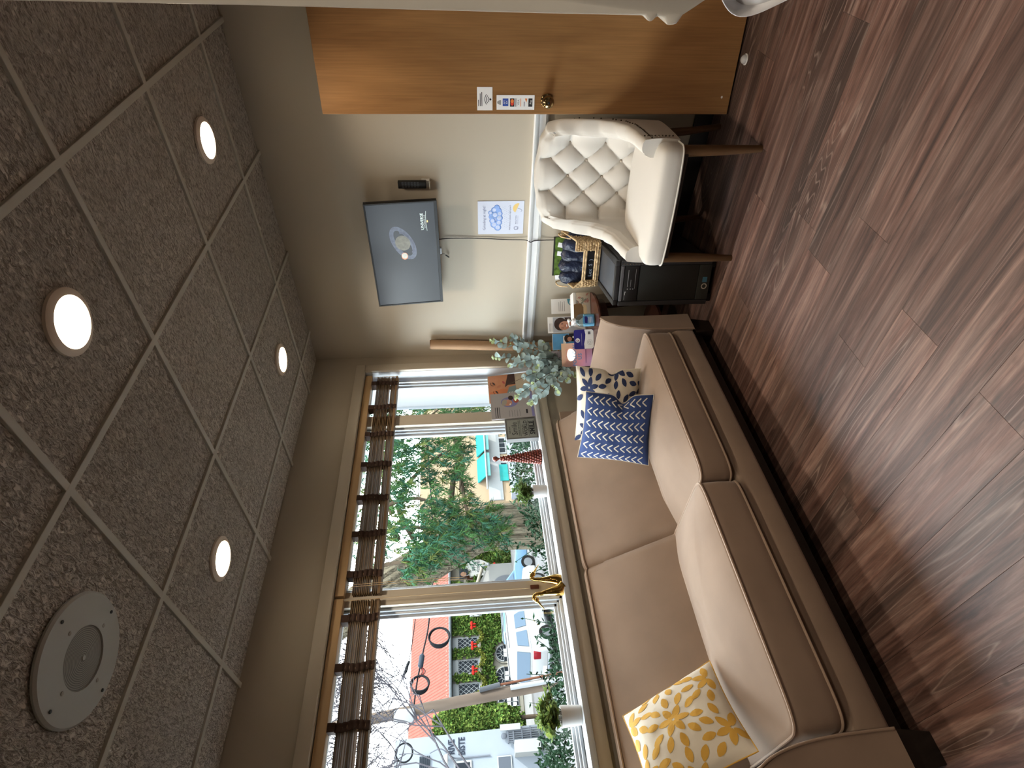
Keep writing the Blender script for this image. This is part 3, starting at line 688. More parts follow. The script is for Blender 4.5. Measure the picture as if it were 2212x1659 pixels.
def shell(u, v):
    s_ = u*TOT; i = min(len(path)-2, next((k for k in range(len(plen)-1) if plen[k+1] >= s_), len(plen)-2))
    t = (s_-plen[i])/max(1e-9, plen[i+1]-plen[i]); p = path[i].lerp(path[i+1], t)
    tg = (path[min(i+2, len(path)-1)]-path[max(i-1, 0)]).normalized(); nrm = Vector((tg.y, -tg.x, 0))      # towards the sitter
    zt = topz(s_); zb = .395
    xs = s_-TOT/2
    if v < .62:
        z = zb+(zt-.016-zb)*(v/.62); off = 0
        if True:
            P_ = (xs/.0875+(z-.80)/.0925)/2; Q_ = (xs/.0875-(z-.80)/.0925)/2
            h = (abs(math.sin(PI*P_)*math.sin(PI*Q_))+1e-6)**.42; ax_ = abs(xs)
            if ax_ > .175:
                k = min(1, (ax_-.175)/.10); h = (abs(math.sin(PI*(z-.80)/.185))+1e-6)**.84 if .50 < z < .90 else 1; h = h*(1-k*.6)+k*.6
                if ax_ > .26: h = h+(1-h)*min(1, (ax_-.26)/.05)
            if z > .893:
                k = min(1, (z-.893)/.07); h = (abs(math.cos(PI*xs/.175))+1e-6)**.84; h = h*(1-k*.5)+k*.5
            off = .012+.034*h
            if ax_ > .17 and ax_ < .30:
                for zc_ in (.80, .615): off -= .007*math.exp(-((z-zc_)/.006)**2)*min(1, (.30-ax_)/.06)
            if z > .89:
                for xc_ in (-.0875, .0875): off -= .007*math.exp(-((xs-xc_)/.006)**2)
            for j_, zz_ in ((1, .893), (0, .80), (-1, .7075), (-2, .615), (-3, .5225)):
                for i_ in ((-1, 1) if j_ % 2 else (-2, 0, 2)): off -= .006*math.exp(-((xs-i_*.0875)**2+(z-zz_)**2)/.0003)
            dd = (zt-.016-z)/.03
            if dd < 1: off = .012+(off-.012)*(.60+.40*max(0, dd))
        q = p+nrm*off
    elif v < .76:
        a = PI*(v-.62)/.14; z = zt-.016+.016*math.sin(a); q = p+nrm*(.026*(.45+.55*math.cos(a)) - .034*(1-math.cos(a))/2)
    else:
        t = (v-.76)/.24; z = (zt-.016)+(.375-(zt-.016))*t; q = p-nrm*(.036+.006*math.sin(PI*t))
    lean = max(0, z-.45)*.11*max(0, min(1, (p.y+.10)/.25))
    return (q.x, q.y+lean, z)
m = MB()
vr = [k/(NI-1)*.62 for k in range(NI)]+[.62+.14*k/9 for k in range(1, 10)]+[.76+.24*k/7 for k in range(1, 8)]
vs = [shell(i/(NS-1), v) for v in vr for i in range(NS)]; nv = len(vr)
fs = [(j*NS+i, j*NS+i+1, (j+1)*NS+i+1, (j+1)*NS+i) for j in range(nv-1) for i in range(NS-1)]
fs += [((nv-1)*NS+i, (nv-1)*NS+i+1, i+1, i) for i in range(NS-1)]
fs += [tuple(j*NS for j in range(nv)), tuple(j*NS+NS-1 for j in range(nv-1, -1, -1))]
back_o = m.add(vs, fs).build('backrest', m_linen, CH, smooth=True, ang=60, local=True)
m_btn = M('linen button', (.44, .38, .32), .7)
for j, zz in [(1, .893), (0, .80), (-1, .7075), (-2, .615), (-3, .5225)]:
    for i in ((-1, 1) if j % 2 else (-2, 0, 2)):
        xs = i*.0875; u = (xs+TOT/2)/TOT
        zt = topz(u*TOT); v = (zz-.395)/(zt-.016-.395)*.62; q = Vector(shell(u, v)); e1 = Vector(shell(u+.004, v))-q; e2 = Vector(shell(u, v+.004))-q; nn = e1.cross(e2).normalized()
        if nn.y > 0: nn = -nn
        MB().ball(q+nn*.007, .0088, 12, 8).build('button', m_btn, back_o, smooth=True, local=True)
# seat: thick boxed cushion, rounded front, welt along the lower edge
def seat_edge(t):
    pts = [(-.275, .12), (-.285, -.05), (-.292, -.22), (-.283, -.283), (-.20, -.303), (0, -.312), (.20, -.303), (.283, -.283), (.292, -.22), (.285, -.05), (.275, .12), (.15, .17), (0, .18), (-.15, .17)]
    return pts
so = spline([(x, y, 0) for x, y in seat_edge(0)], 5, True); N = len(so); rg = []
cc = Vector((0, -.07, 0))
for sc, z in [(.6, .378), (.96, .378), (1.0, .386), (1.006, .41), (1.004, .435), (.992, .455), (.97, .467), (.93, .475), (.85, .482), (.7, .488), (.45, .493), (.15, .495)]:
    rg.append([((p-cc)*sc+cc).to_tuple()[:2]+(z,) for p in so])
m = MB().add([p for r in rg for p in r], [(i*N+k, i*N+(k+1) % N, (i+1)*N+(k+1) % N, (i+1)*N+k) for i in range(len(rg)-1) for k in range(N)]+[tuple(range(N-1, -1, -1)), tuple((len(rg)-1)*N+k for k in range(N))])
seat_o = m.build('seat', m_linen, CH, smooth=True, ang=70, local=True)
MB().tube([((p-cc)*1.008+cc).to_tuple()[:2]+(.381,) for p in so], .0045, 6, closed=True).build('welt', m_linen, seat_o, smooth=True, local=True)
MB().box((-.265, -.27, .345), (.265, .17, .378)).build('seat_rail', m_darkwood, CH, bevel=.004, local=True)
for sx in (-1, 1):
    MB().tube([(sx*.262, -.245, .375), (sx*.266, -.247, .18), (sx*.272, -.250, 0)], [.0265, .023, .0165], 14).build('leg', m_walnut, CH, smooth=True, local=True)
    MB().tube([(sx*.235, .15, .375), (sx*.240, .19, .18), (sx*.247, .245, 0)], [.024, .020, .015], 12).build('leg', m_walnut, CH, smooth=True, local=True)
nm = MB()
for sx in (-1, 1):
    for k in range(9): nm.ball((sx*.318, -.205, .545-.0165*k), .0042, 8, 5)
    for k in range(26):
        d = .012+k*.0145; u = d/TOT if sx < 0 else 1-d/TOT
        q = Vector(shell(u, .80)); c0 = Vector((0, q.y, 0)); nm.ball(q+Vector((sx*.002, 0, .0)), .0040, 8, 5)
nm.build('nailhead_trim', M('dark bronze nail', (.07, .055, .04), .3, 1), CH, smooth=True, local=True, kind='stuff')
# ============================================================ television and things on the back wall
TVP = Pan((-1.844, 3.000, 1.721), (1, 0, 0), (0, -.0919, .9958)); TW, TH = .693, .405
tv = thing('television', 'black wall-mounted flat television showing a ringed planet', 'television', (-1.844, 3.06, 1.52))
mb = MB(); TVP.slab(mb, -TW/2, -TH/2, TW/2, TH/2, -.028, 0); tvb = mb.build('housing', m_black, tv, bevel=.003)
for a, b, c_, d_ in ((-TW/2, -TH/2, TW/2, -TH/2+.017), (-TW/2, TH/2-.009, TW/2, TH/2), (-TW/2, -TH/2+.017, -TW/2+.009, TH/2-.009), (TW/2-.009, -TH/2+.017, TW/2, TH/2-.009)):
    mb = MB(); TVP.slab(mb, a, b, c_, d_, .0002, .004); mb.build('bezel', m_black, tvb, bevel=.001, seg=1)
sm = bpy.data.materials.new('lit dark screen'); sm.use_nodes = True; n = sm.node_tree.nodes; l = sm.node_tree.links; b = n['Principled BSDF']
tcn = n.new('ShaderNodeTexCoord'); gx_ = n.new('ShaderNodeTexNoise'); gx_.inputs['Scale'].default_value = 2.6; gx_.inputs['Detail'].default_value = 1
cr = n.new('ShaderNodeValToRGB'); cr.color_ramp.elements[0].position = .35; cr.color_ramp.elements[0].color = (.030, .036, .045, 1); cr.color_ramp.elements[1].position = .7; cr.color_ramp.elements[1].color = (.075, .090, .115, 1)
l.new(tcn.outputs['Object'], gx_.inputs['Vector']); l.new(gx_.outputs['Fac'], cr.inputs['Fac']); l.new(cr.outputs[0], b.inputs['Emission Color']); b.inputs['Emission Strength'].default_value = .42
b.inputs['Base Color'].default_value = (.012, .013, .016, 1); b.inputs['Roughness'].default_value = .28
mb = MB(); TVP.rect(mb, -TW/2+.009, -TH/2+.017, TW/2-.009, TH/2-.009, .0008); scr = mb.build('screen', sm, tv)
def em(name, col, e, sc=60, am=.25):
    m = M(name, col, .6, var=(sc, am)); b = m.node_tree.nodes['Principled BSDF']; hs = [x for x in m.node_tree.nodes if x.type == 'HUE_SAT'][0]
    m.node_tree.links.new(hs.outputs[0], b.inputs['Emission Color']); b.inputs['Emission Strength'].default_value = e; return m
ra = math.atan2(.056+.041, .192+.013)
for nm_, col, fn in [('planet_ring', em('screen violet grey', (.16, .19, .25), .6), lambda m: TVP.ring(m, .090, .008, .118, .060, .026, .0011, ra)),
                     ('planet', em('screen pale gold', (.22, .23, .21), .6), lambda m: TVP.ell(m, .092, .010, .050, .043, .0014, .3, 28)),
                     ('ring_front', em('screen lilac', (.13, .15, .20), .6), lambda m: TVP.ring(m, .086, .006, .085, .057, .012, .0016, ra, 24, PI*1.1, PI*1.9)),
                     ('moon_glow', em('screen orange', (.60, .28, .16), .8), lambda m: TVP.ell(m, .005, .007, .024, .019, .0017)),
                     ('moon', em('screen white', (.5, .52, .5), .8), lambda m: TVP.ell(m, .007, .007, .019, .0165, .0019)),
                     ('caption', em('screen caption', (.62, .72, .70), .8), lambda m: (TVP.text(m, 'UNIVERSE', .222, -.1195, .024, .0016, 1.0, .01), TVP.text(m, 'EXPLORING THE', .222, -.1290, .0085, .0016, 1.3))),
                     ('caption_line', em('screen line', (.62, .72, .70), .8), lambda m: TVP.line(m, [(.163, -.137), (.20, -.1335), (.25, -.1335), (.286, -.137)], .0022, .0016)),
                     ('caption_logo', em('screen logo', (.75, .55, .25), .8), lambda m: TVP.rect(m, .216, -.1455, .229, -.1385, .0016))]:
    m = MB(); fn(m); m.build(nm_, col, scr)
MB().box((-1.98, 3.029, 1.62), (-1.71, 3.048, 1.83)).build('mount_plate', m_black, tv)
MB().box((-1.87, 3.046, 1.69), (-1.82, 3.128, 1.75)).build('mount_arm', m_black, tv)
mb = MB(); TVP.slab(mb, .0, -TH/2-.012, .040, -TH/2-.0005, -.02, .0); mb.build('sensor', M('grey sensor', (.4, .42, .45), .3), tv, bevel=.002)
tc_ = MB().tube(spline([(-1.845, 3.02, 1.515), (-1.86, 3.05, 1.495), (-1.90, 3.10, 1.488)], 6), .0016, 6); tc_.cyl((-1.90, 3.10, 1.488), (-1.925, 3.115, 1.470), .0045, n=10)
tc_.build('sensor_lead', m_black, tv, smooth=True)
# cable from the set to behind the tower
cp = spline([(-1.795, 3.075, 1.60), (-1.794, 3.112, 1.50), (-1.797, 3.120, 1.36), (-1.803, 3.120, 1.22), (-1.812, 3.120, 1.10), (-1.812, 3.112, .995), (-1.815, 3.090, .965), (-1.815, 3.108, .93), (-1.82, 3.120, .80), (-1.83, 3.121, .60), (-1.84, 3.121, .30), (-1.84, 3.10, .012)], 8)
MB().tube(cp, .0028, 8).solo('power_cable', m_black, 'thin black cable hanging from the television down the wall', 'cable', smooth=True)

rm = thing('remote_control', 'black remote control in a holder on the wall beside the television', 'remote', (-1.444, 3.12, 1.57))
MB().box((-1.466, 3.095, 1.575), (-1.424, 3.119, 1.732)).build('body', m_black, rm, bevel=.004)
for k in range(6):
    for q in range(3): MB().box((-1.458+q*.0115, 3.0935, 1.70-k*.017), (-1.450+q*.0115, 3.0951, 1.710-k*.017)).build('key', M('dark key', (.045, .045, .05), .5) if (k, q) == (0, 0) else bpy.data.materials['dark key'], rm)
MB().box((-1.468, 3.119, 1.555), (-1.420, 3.1295, 1.60)).box((-1.468, 3.092, 1.553), (-1.420, 3.1295, 1.5575)).build('holder', M('clear holder', (.55, .52, .46), .2), rm, bevel=.001)

# watercolour notice
po = thing('wall_notice', 'white notice with a blue watercolour cloud and yellow umbrella below the television', 'poster', (-1.669, 3.129, 1.01))
PP = Pan((-1.669, 3.1285, 1.148), (1, 0, 0), (0, 0, 1)); mb = MB(); PP.slab(mb, -.107, -.1375, .107, .1375, 0, .0012); sheet_ = mb.build('sheet', M('poster paper', (.58, .62, .74), .7), po)
m_script = M('slate ink', (.10, .12, .24), .6)
def prt(nm_, mat, fn, par=None):
    m = MB(); fn(m); return m.build(nm_, mat, par or po)
prt('lettering', m_script, lambda m: PP.text(m, 'Grinding at night?', 0, .092, .0235, .0016, .95))
m_cl1 = M('cloud blue', (.10, .20, .52), .8, var=(40, .3)); m_cl2 = M('cloud mid blue', (.24, .38, .72), .8, var=(40, .2)); m_cl3 = M('cloud pale', (.48, .55, .74), .8, var=(50, .15))
puffs = [(-.062, .018, .022), (-.043, .040, .022), (-.018, .050, .019), (-.03, .012, .020), (0, .010, .022), (.028, .008, .018), (.008, .055, .018), (.034, .062, .014), (.052, .040, .018), (.068, .024, .017), (.048, .014, .018), (.020, .035, .022)]
prt('cloud', m_cl1, lambda m: [PP.ell(m, x, y, r, r, .0016+.00002*k, n=18) for k, (x, y, r) in enumerate(puffs)], sheet_)['kind'] = 'stuff'
prt('cloud', m_cl2, lambda m: [PP.ell(m, x-.001, y+.001, r*.86, r*.86, .0021+.00002*k, n=18) for k, (x, y, r) in enumerate(puffs)], sheet_)['kind'] = 'stuff'
prt('cloud', m_cl3, lambda m: [PP.ell(m, x, y, r*.62, r*.6, .0026+.00002*k, n=16) for k, (x, y, r) in enumerate(puffs) if k not in (6, 9, 10)], sheet_)['kind'] = 'stuff'
prt('rain', M('rain grey', (.36, .42, .55), .8), lambda m: [PP.ell(m, -.062+.013*i+(.006 if j % 2 else 0), -.012-.011*j, .0014, .0022, .0016, n=8) for i in range(11) for j in range(4) if (i*7+j*3) % 4], sheet_)['kind'] = 'stuff'
prt('lettering', m_script, lambda m: PP.text(m, 'Ask about a custom night guard', .0, -.0585, .0125, .0016, 1.0))
prt('umbrella', M('umbrella yellow', (.72, .52, .20), .8), lambda m: PP.ell(m, .063, -.098, .030, .026, .0016, -.38, 16, 0, PI))
prt('umbrella_handle', m_script, lambda m: (PP.line(m, [(.062, -.098), (.054, -.120), (.048, -.125), (.043, -.124), (.041, -.119)], .0022, .0016)))
prt('tooth', m_script, lambda m: PP.line(m, [(-.060, -.085), (-.069, -.081), (-.078, -.085), (-.079, -.094), (-.076, -.106), (-.072, -.107), (-.069, -.098), (-.065, -.107), (-.061, -.106), (-.058, -.094), (-.060, -.085)], .0028, .0016))
prt('lettering', m_script, lambda m: (PP.text(m, 'NOLTON', -.014, -.096, .013, .0016), PP.rect(m, -.042, -.1035, .014, -.1025, .0016)))

# ============================================================ dark tower with the basket
TA = math.radians(16); TO = (-1.885, 2.515, 0)
tw = thing('computer_tower', 'dark grey computer tower on the floor between chair and sofa', 'computer', TO, TA)
m_tw = M('charcoal plastic', (.02, .02, .022), .38); m_tw2 = M('grey metal panel', (.036, .036, .04), .35, .3); m_tw3 = M('black mesh', (.010, .010, .011), .6)
TWw, TD_, TZ = .255, .54, .565
MB().box((.012, .012, .028), (TWw-.012, TD_, TZ-.03)).build('case', m_tw3, tw, bevel=.003, local=True)
MB().box((0, .010, .035), (.012, TD_, TZ-.012)).build('side_panel', m_tw2, tw, bevel=.003, local=True)
MB().box((TWw-.012, .010, .035), (TWw, TD_, TZ-.012)).build('side_panel', m_tw2, tw, bevel=.003, local=True)
MB().box((.030, .03, TZ-.030), (TWw-.030, TD_-.01, TZ-.006)).build('top_panel', M('blue grey top', (.075, .085, .105), .32, .2), tw, bevel=.003, local=True)
MB().box((0, 0, TZ-.026), (.030, TD_, TZ)).build('top_rail', m_tw, tw, bevel=.004, local=True)
MB().box((TWw-.030, 0, TZ-.026), (TWw, TD_, TZ)).build('top_rail', m_tw, tw, bevel=.004, local=True)
MB().box((.030, 0, TZ-.026), (TWw-.030, .028, TZ-.002)).build('top_bar', m_tw, tw, bevel=.003, local=True)
MB().box((0, -.012, .032), (.026, .0, TZ-.028)).build('front_frame', m_tw2, tw, bevel=.003, local=True)
MB().box((TWw-.026, -.012, .032), (TWw, .0, TZ-.028)).build('front_frame', m_tw2, tw, bevel=.003, local=True)
MB().box((.028, -.008, .10), (TWw-.028, .004, TZ-.135)).build('mesh_door', M('dark mesh door', (.016, .017, .016), .45, bump=(300, .4, .002)), tw, bevel=.002, local=True)
MB().box((.028, -.011, .030), (TWw-.028, .004, .098)).build('foot_panel', M('olive charcoal', (.026, .027, .024), .45), tw, bevel=.002, local=True)
co = MB().box((.028, -.010, TZ-.130), (TWw-.028, .004, TZ-.050)).build('control_panel', m_black, tw, bevel=.002, local=True)
MB().box((.028, -.0115, TZ-.046), (TWw-.028, .004, TZ-.030)).build('silver_strip', M('brushed strip', (.20, .21, .24), .3, .6), tw, bevel=.002, local=True)
m_led = M('pale marking', (.35, .35, .36), .5)
FP = Pan(Matrix.Translation(TO) @ Matrix.Rotation(TA, 4, 'Z') @ Vector((0, -.010, 0)), (math.cos(TA), math.sin(TA), 0), (0, 0, 1))
for k, (x0, z0, x1, z1) in enumerate([(.036, .506, .085, .5075), (.110, .492, .205, .4945), (.110, .476, .15, .4775), (.100, .452, .21, .4535)]):
    m = MB(); FP.rect(m, x0, z0, x1, z1, .0006); m.build('marking', m_led, co)
for k, (x, z) in enumerate([(.098, .492), (.098, .476), (.098, .462)]):
    m = MB(); FP.ell(m, x, z, .0035, .0035, .0008, n=10); m.build('button', m_led, co)
m = MB(); FP.ring(m, .070, .484, .024, .024, .005, .0008, n=14, a0=.9, a1=1.9); m.build('dial_mark', m_led, co)
m = MB(); FP.ring(m, .105, .060, .0165, .0165, .0055, .002, n=24); m.build('badge', M('pale badge', (.42, .38, .32), .4), tw)
m = MB(); FP.rect(m, .128, .048, .158, .074, .002); m.build('sticker', M('blue sticker', (.05, .16, .24), .4), tw)
for x in (.03, TWw-.03):
    for y in (.04, TD_-.05): MB().box((x-.022, y-.03, 0), (x+.022, y+.03, .03)).build('foot', m_tw3, tw, bevel=.004, local=True)

# woven basket: plaited walls with a low front and a handle bar
def weave_mat():
    m = M('woven seagrass', (.46, .315, .165), .8, var=(45, .35)); n = m.node_tree.nodes; l = m.node_tree.links; b = n['Principled BSDF']
    tc = n.new('ShaderNodeTexCoord'); w = n.new('ShaderNodeTexVoronoi'); w.inputs['Scale'].default_value = 75; l.new(tc.outputs['Object'], w.inputs['Vector'])
    bp = n.new('ShaderNodeBump'); bp.inputs['Strength'].default_value = .9; bp.inputs['Distance'].default_value = .006; bp.invert = True; l.new(w.outputs['Distance'], bp.inputs['Height']); l.new(bp.outputs[0], b.inputs['Normal']); return m
m_weave = weave_mat(); m_straw = M('straw rim', (.62, .45, .26), .75, var=(60, .3))
BA = math.radians(12); BO = Vector((-1.990, 2.862, .566))
bk = thing('woven_basket', 'woven seagrass basket on top of the dark computer tower', 'basket', BO, BA)
BW, BD = .275, .190
def wall_(name, pts, off): MB().prism(pts, off).build(name, m_weave, bk, local=True)
wall_('base', [(0, 0, .001), (BW, 0, .001), (BW, BD, .001), (0, BD, .001)], (0, 0, .008))
wall_('side_wall', [(BW-.008, .005, .008), (BW-.008, BD-.005, .008), (BW+.004, BD, .205), (BW+.002, -.004, .150)], (.009, 0, 0))
wall_('side_wall', [(-.002, .005, .008), (-.002, BD-.005, .008), (-.012, BD, .205), (-.012, -.004, .150)], (.009, 0, 0))
wall_('back_wall', [(0, BD-.008, .008), (BW, BD-.008, .008), (BW+.008, BD-.008, .205), (-.008, BD-.008, .205)], (0, .009, 0))
wall_('front_wall', [(0, -.004, .008), (.040, -.004, .008), (.040, -.004, .090), (.038, -.004, .098), (-.012, -.004, .150)], (0, .009, 0))
wall_('front_wall', [(BW-.052, -.004, .008), (BW, -.004, .008), (BW+.010, -.004, .150), (BW-.050, -.004, .150)], (0, .009, 0))
for z in (.018, .030, .086, .098): MB().tube([(x, -.002+.002*math.sin(x*160+z*900), z) for x in [k*BW/60 for k in range(61)]], .0062, 6).build('front_braid', m_straw, bk, smooth=True, local=True)
# plaited rows standing proud of the walls
for row in range(9):
    z = .018+row*.015
    for x0, x1 in ((.002, .038), (BW-.050, BW-.001)):
        if x0 < .01 and row > 5: continue
        MB().tube([(x0+(x1-x0)*k/14, -.0055+.0028*math.sin(k*1.35+row*PI), z) for k in range(15)], .0052, 6).build('plait', m_weave, bk, smooth=True, local=True)
for row in range(12):
    z = .018+row*.0155; ymin = -.003
    MB().tube([(BW+.0035+.005*z/.2+.0025*math.sin(k*1.3+row*PI), ymin+(BD-ymin)*k/30, z*(.78+.22*k/30)) for k in range(31)], .0056, 6).build('plait', m_weave, bk, smooth=True, local=True)
rim = [(-.010, -.004, .150), (-.010, BD, .206), (BW+.008, BD, .206), (BW+.010, -.004, .151), (BW-.050, -.004, .151), (BW-.052, -.004, .100), (.040, -.004, .100)]
MB().tube([q for a, b in zip(rim, rim[1:]+[rim[0]]) for q in [Vector(a).lerp(Vector(b), t/5) for t in range(5)]], .0050, 6, closed=True).build('rim', m_straw, bk, smooth=True, local=True)
for sx_ in (-.014, BW+.012):
    MB().tube(spline([(sx_, .03, .18), (sx_*1.02, .05, .232), (sx_*1.02, .11, .240), (sx_, .13, .205)], 6), .004, 6).build('handle', m_straw, bk, smooth=True, local=True)
liner = MB().box((.010, .006, .010), (BW-.010, .012, .084)).build('liner', M('black basket liner', (.006, .006, .008), .35), bk, local=True)
bp_ = Pan(bk.matrix_basis @ Vector((0, 0, 0)), (1, 0, 0), (0, 0, 1))
BM = Matrix.Translation(BO) @ Matrix.Rotation(BA, 4, 'Z')
bpn = Pan(BM @ Vector((0, .0045, 0)), BM.to_3x3() @ Vector((1, 0, 0)), (0, 0, 1))
m = MB(); bpn.text(m, 'Lex  S  )', .115, .045, .030, .0012, 1.1); m.build('lettering', M('pale blue script', (.30, .36, .45), .6), liner)
# dark blue packs standing in the basket, each tilted
m_pk = M('dark blue plastic wrap', (.012, .018, .045), .32, var=(14, .5), bump=(30, .8, .012)); m_pt = M('white tag', (.75, .76, .80), .5)
def pack(x, y, tilt, ln, w, lab, tagged=None):
    o = thing('wrapped_pack', lab, 'pack', BM @ Vector((x, y, .012)), BA, group='dark blue wrapped packs in the basket')
    mt = Matrix.Rotation(tilt, 4, 'Y') @ Matrix.Rotation(-.16, 4, 'X')
    def f(u, v):
        a = 2*PI*u; r = w*(.92+.12*v+.07*math.sin(3*a+9*v+x*50)+.05*math.sin(5*a-14*v))*(math.sqrt(max(0, 1-((v-.72)/.28)**2)) if v > .72 else 1)+.0008
        return (mt @ Vector((r*math.cos(a), r*.62*math.sin(a), ln*v)))[:]
    m = MB().grid(f, 20, 18, cu=True); m.add([f(k/20, 0) for k in range(20)], [tuple(range(19, -1, -1))]); m.add([f(k/20, 1) for k in range(20)], [tuple(range(20))])
    m.build('wrapper', m_pk, o, smooth=True, ang=70, local=True)
    if tagged:
        t = MB().obox(mt @ Matrix.Translation((tagged[0], -.002, ln*1.0)), (-.014, -.001, -.03), (.014, .001, .020)); t.build('tag', m_pt, o, local=True)
pack(.050, .060, -.12, .222, .046, 'dark blue wrapped pack leftmost in the basket', (.0,))
pack(.098, .065, .0, .226, .048, 'dark blue wrapped pack second from left in the basket')
pack(.150, .070, .10, .215, .048, 'dark blue wrapped pack in the middle of the basket', (.0,))
pack(.195, .075, .18, .212, .048, 'dark blue wrapped pack second from right in the basket', (-.01,))
pack(.222, .085, .30, .190, .045, 'dark blue wrapped pack rightmost in the basket')
mg = thing('magazine', 'thin green and black magazine standing at the back of the woven basket', 'magazine', BM @ Vector((.132, .168, .012)), BA)
MB().box((-.125, -.004, 0), (.125, .004, .245)).build('cover', M('magazine black', (.02, .02, .02), .3), mg, local=True)
MB().box((-.124, -.0052, .01), (.122, -.0041, .236)).build('cover_print', M('magazine green', (.10, .17, .03), .35, var=(40, .9)), mg, local=True)

# ============================================================ corner table and what stands on it
tb_ = thing('corner_table', 'small round dark cherry wood side table in the corner behind the sofa arm', 'table', (-2.35, 2.82, 0))
m_cherry = M('dark cherry wood', (.075, .026, .018), .25, var=(7, .3), stretch=(1, 6, 1))
MB().lathe([(.262, .552), (.278, .556), (.281, .565), (.277, .574), (.10, .575), (.002, .575)], (-2.35, 2.82, 0), 56).build('tabletop', m_cherry, tb_, smooth=True, ang=30)
MB().lathe([(.235, .50), (.235, .552), (.02, .552)], (-2.35, 2.82, 0), 40).build('apron', m_cherry, tb_, smooth=True, ang=30)
MB().lathe([(.20, .15), (.20, .165), (.01, .165)], (-2.35, 2.82, 0), 40).build('shelf', m_cherry, tb_, smooth=True, ang=30)
for k in range(4):
    a = PI/4+k*PI/2; MB().tube([(-2.35+.19*math.cos(a), 2.82+.19*math.sin(a), .50), (-2.35+.225*math.cos(a), 2.82+.225*math.sin(a), 0)], [.02, .014], 10).build('leg', m_cherry, tb_, smooth=True)
ZT = .5752
dv = Vector((.70, -.70, 0)).normalized(); rv = Vector((.70, .70, 0)).normalized()      # towards the room, and along the row of leaflets
def leaflet(name, label, tr, w, h, mats, draw, lean=.10, cat='leaflet', group='leaflets on the corner table', thick=.004, yaw=0):
    """stands on the table; tr = its top right corner seen from the room"""
    r_ = Matrix.Rotation(yaw, 3, 'Z') @ rv; nrm = Matrix.Rotation(yaw, 3, 'Z') @ dv
    up = (Vector((0, 0, 1))*math.cos(lean) - nrm*math.sin(lean)).normalized()
    o = Vector(tr) - r_*w/2 - up*h
    p = Pan(o, r_, up); root = thing(name, label, cat, (o.x, o.y, o.z), group=group)
    m = MB(); p.slab(m, -w/2, 0, w/2, h, -thick, 0); body = m.build('card', mats, root, bevel=.0006, seg=1)
    draw(p, root, w, h); return root
def pf(root, mat, fn, nm_='print'):
    m = MB(); fn(m); return m.build(nm_, mat, root)
c_skin = M('print skin', (.50, .25, .17), .6, var=(30, .15)); c_hair = M('print dark hair', (.035, .018, .014), .6, var=(40, .3)); c_teal = M('print teal', (.08, .30, .42), .6); c_sky = M('print sky blue', (.10, .33, .62), .6, var=(20, .15)); c_grey = M('print grey', (.40, .42, .46), .6, var=(15, .15)); c_lip = M('print lip', (.45, .08, .08), .5); c_deep = M('print deep blue', (.028, .025, .20), .4)
def d1_(p, o, w, h):
    pf(o, c_teal, lambda m: p.poly(m, [(-w/2+.002, .002), (w/2-.002, .002), (w/2-.002, h*.52), (w*.2, h*.50), (-w*.05, h*.40), (-w*.3, h*.36), (-w/2+.002, h*.42)], .0004))
    pf(o, m_paper, lambda m: p.poly(m, [(-w/2+.002, .002), (w/2-.012, .002), (w/2-.012, h*.44), (w*.2, h*.46), (-w*.05, h*.36), (-w*.3, h*.32), (-w/2+.002, h*.38)], .0008))
    pf(o, c_skin, lambda m: p.ell(m, -w*.02, h*.18, w*.26, h*.10, .0012, .4)); pf(o, c_hair, lambda m: p.ell(m, w*.16, h*.26, w*.20, h*.075, .0014, .3)); pf(o, c_skin, lambda m: p.ell(m, w*.10, h*.19, w*.14, h*.07, .0016, .2))
    for k in range(4): pf(o, m_grey_ink, lambda m: p.rect(m, -w*.34, h*(.60+.055*k), w*(.34-.06*(k % 2)), h*(.60+.055*k)+.0022, .0005), 'text_line')
leaflet('leaflet', 'white leaflet with teal curve and a photo of a couple, beside the tissue box', (-2.256, 3.10, .802), .10, .225, m_paper, d1_)
def d2_(p, o, w, h):
    pf(o, c_grey, lambda m: p.rect(m, -w/2+.002, .002, w/2-.002, h*.86, .0004))
    pf(o, c_hair, lambda m: p.ell(m, .004, h*.66, w*.40, h*.17, .0008, -.2, 26))
    pf(o, c_hair, lambda m: p.poly(m, [(w*.05, h*.50), (w*.44, h*.55), (w*.42, h*.25), (w*.20, h*.22)], .0007))
    pf(o, c_skin, lambda m: p.poly(m, [(-w*.02, h*.48), (w*.20, h*.50), (w*.24, h*.30), (-w*.08, h*.30)], .0009), 'neck')
    pf(o, c_skin, lambda m: p.ell(m, -.007, h*.56, w*.27, h*.145, .0012, .12, 26), 'face')
    for x in (-.022, .006): pf(o, c_hair, lambda m: p.ell(m, x, h*.60, .0055, .0022, .0016, n=10), 'eye'); pf(o, c_hair, lambda m: p.rect(m, x-.007, h*.632, x+.007, h*.632+.0022, .0016), 'brow')
    pf(o, c_lip, lambda m: p.ell(m, -.008, h*.495, .013, .0062, .0016, .05, 14), 'lips'); pf(o, m_paper, lambda m: p.ell(m, -.008, h*.497, .0105, .0034, .002, .05, 12), 'teeth')
    pf(o, M('print nose', (.40, .18, .12), .6), lambda m: p.ell(m, -.009, h*.545, .004, .006, .0016, n=10), 'nose')
    for k in range(3): pf(o, m_grey_ink, lambda m: p.rect(m, -w*.40, h*(.885+.03*k), w*.1, h*(.885+.03*k)+.002, .0005), 'text_line')
    pf(o, m_paper, lambda m: p.poly(m, [(-w*.34, .002), (w*.40, .002), (w*.30, h*.26), (-w*.16, h*.30)], .001), 'blouse')
leaflet('leaflet', 'leaflet with a smiling dark-haired woman on it, behind the sanitizer pump', (-2.318, 2.985, .836), .107, .25, m_paper, d2_)
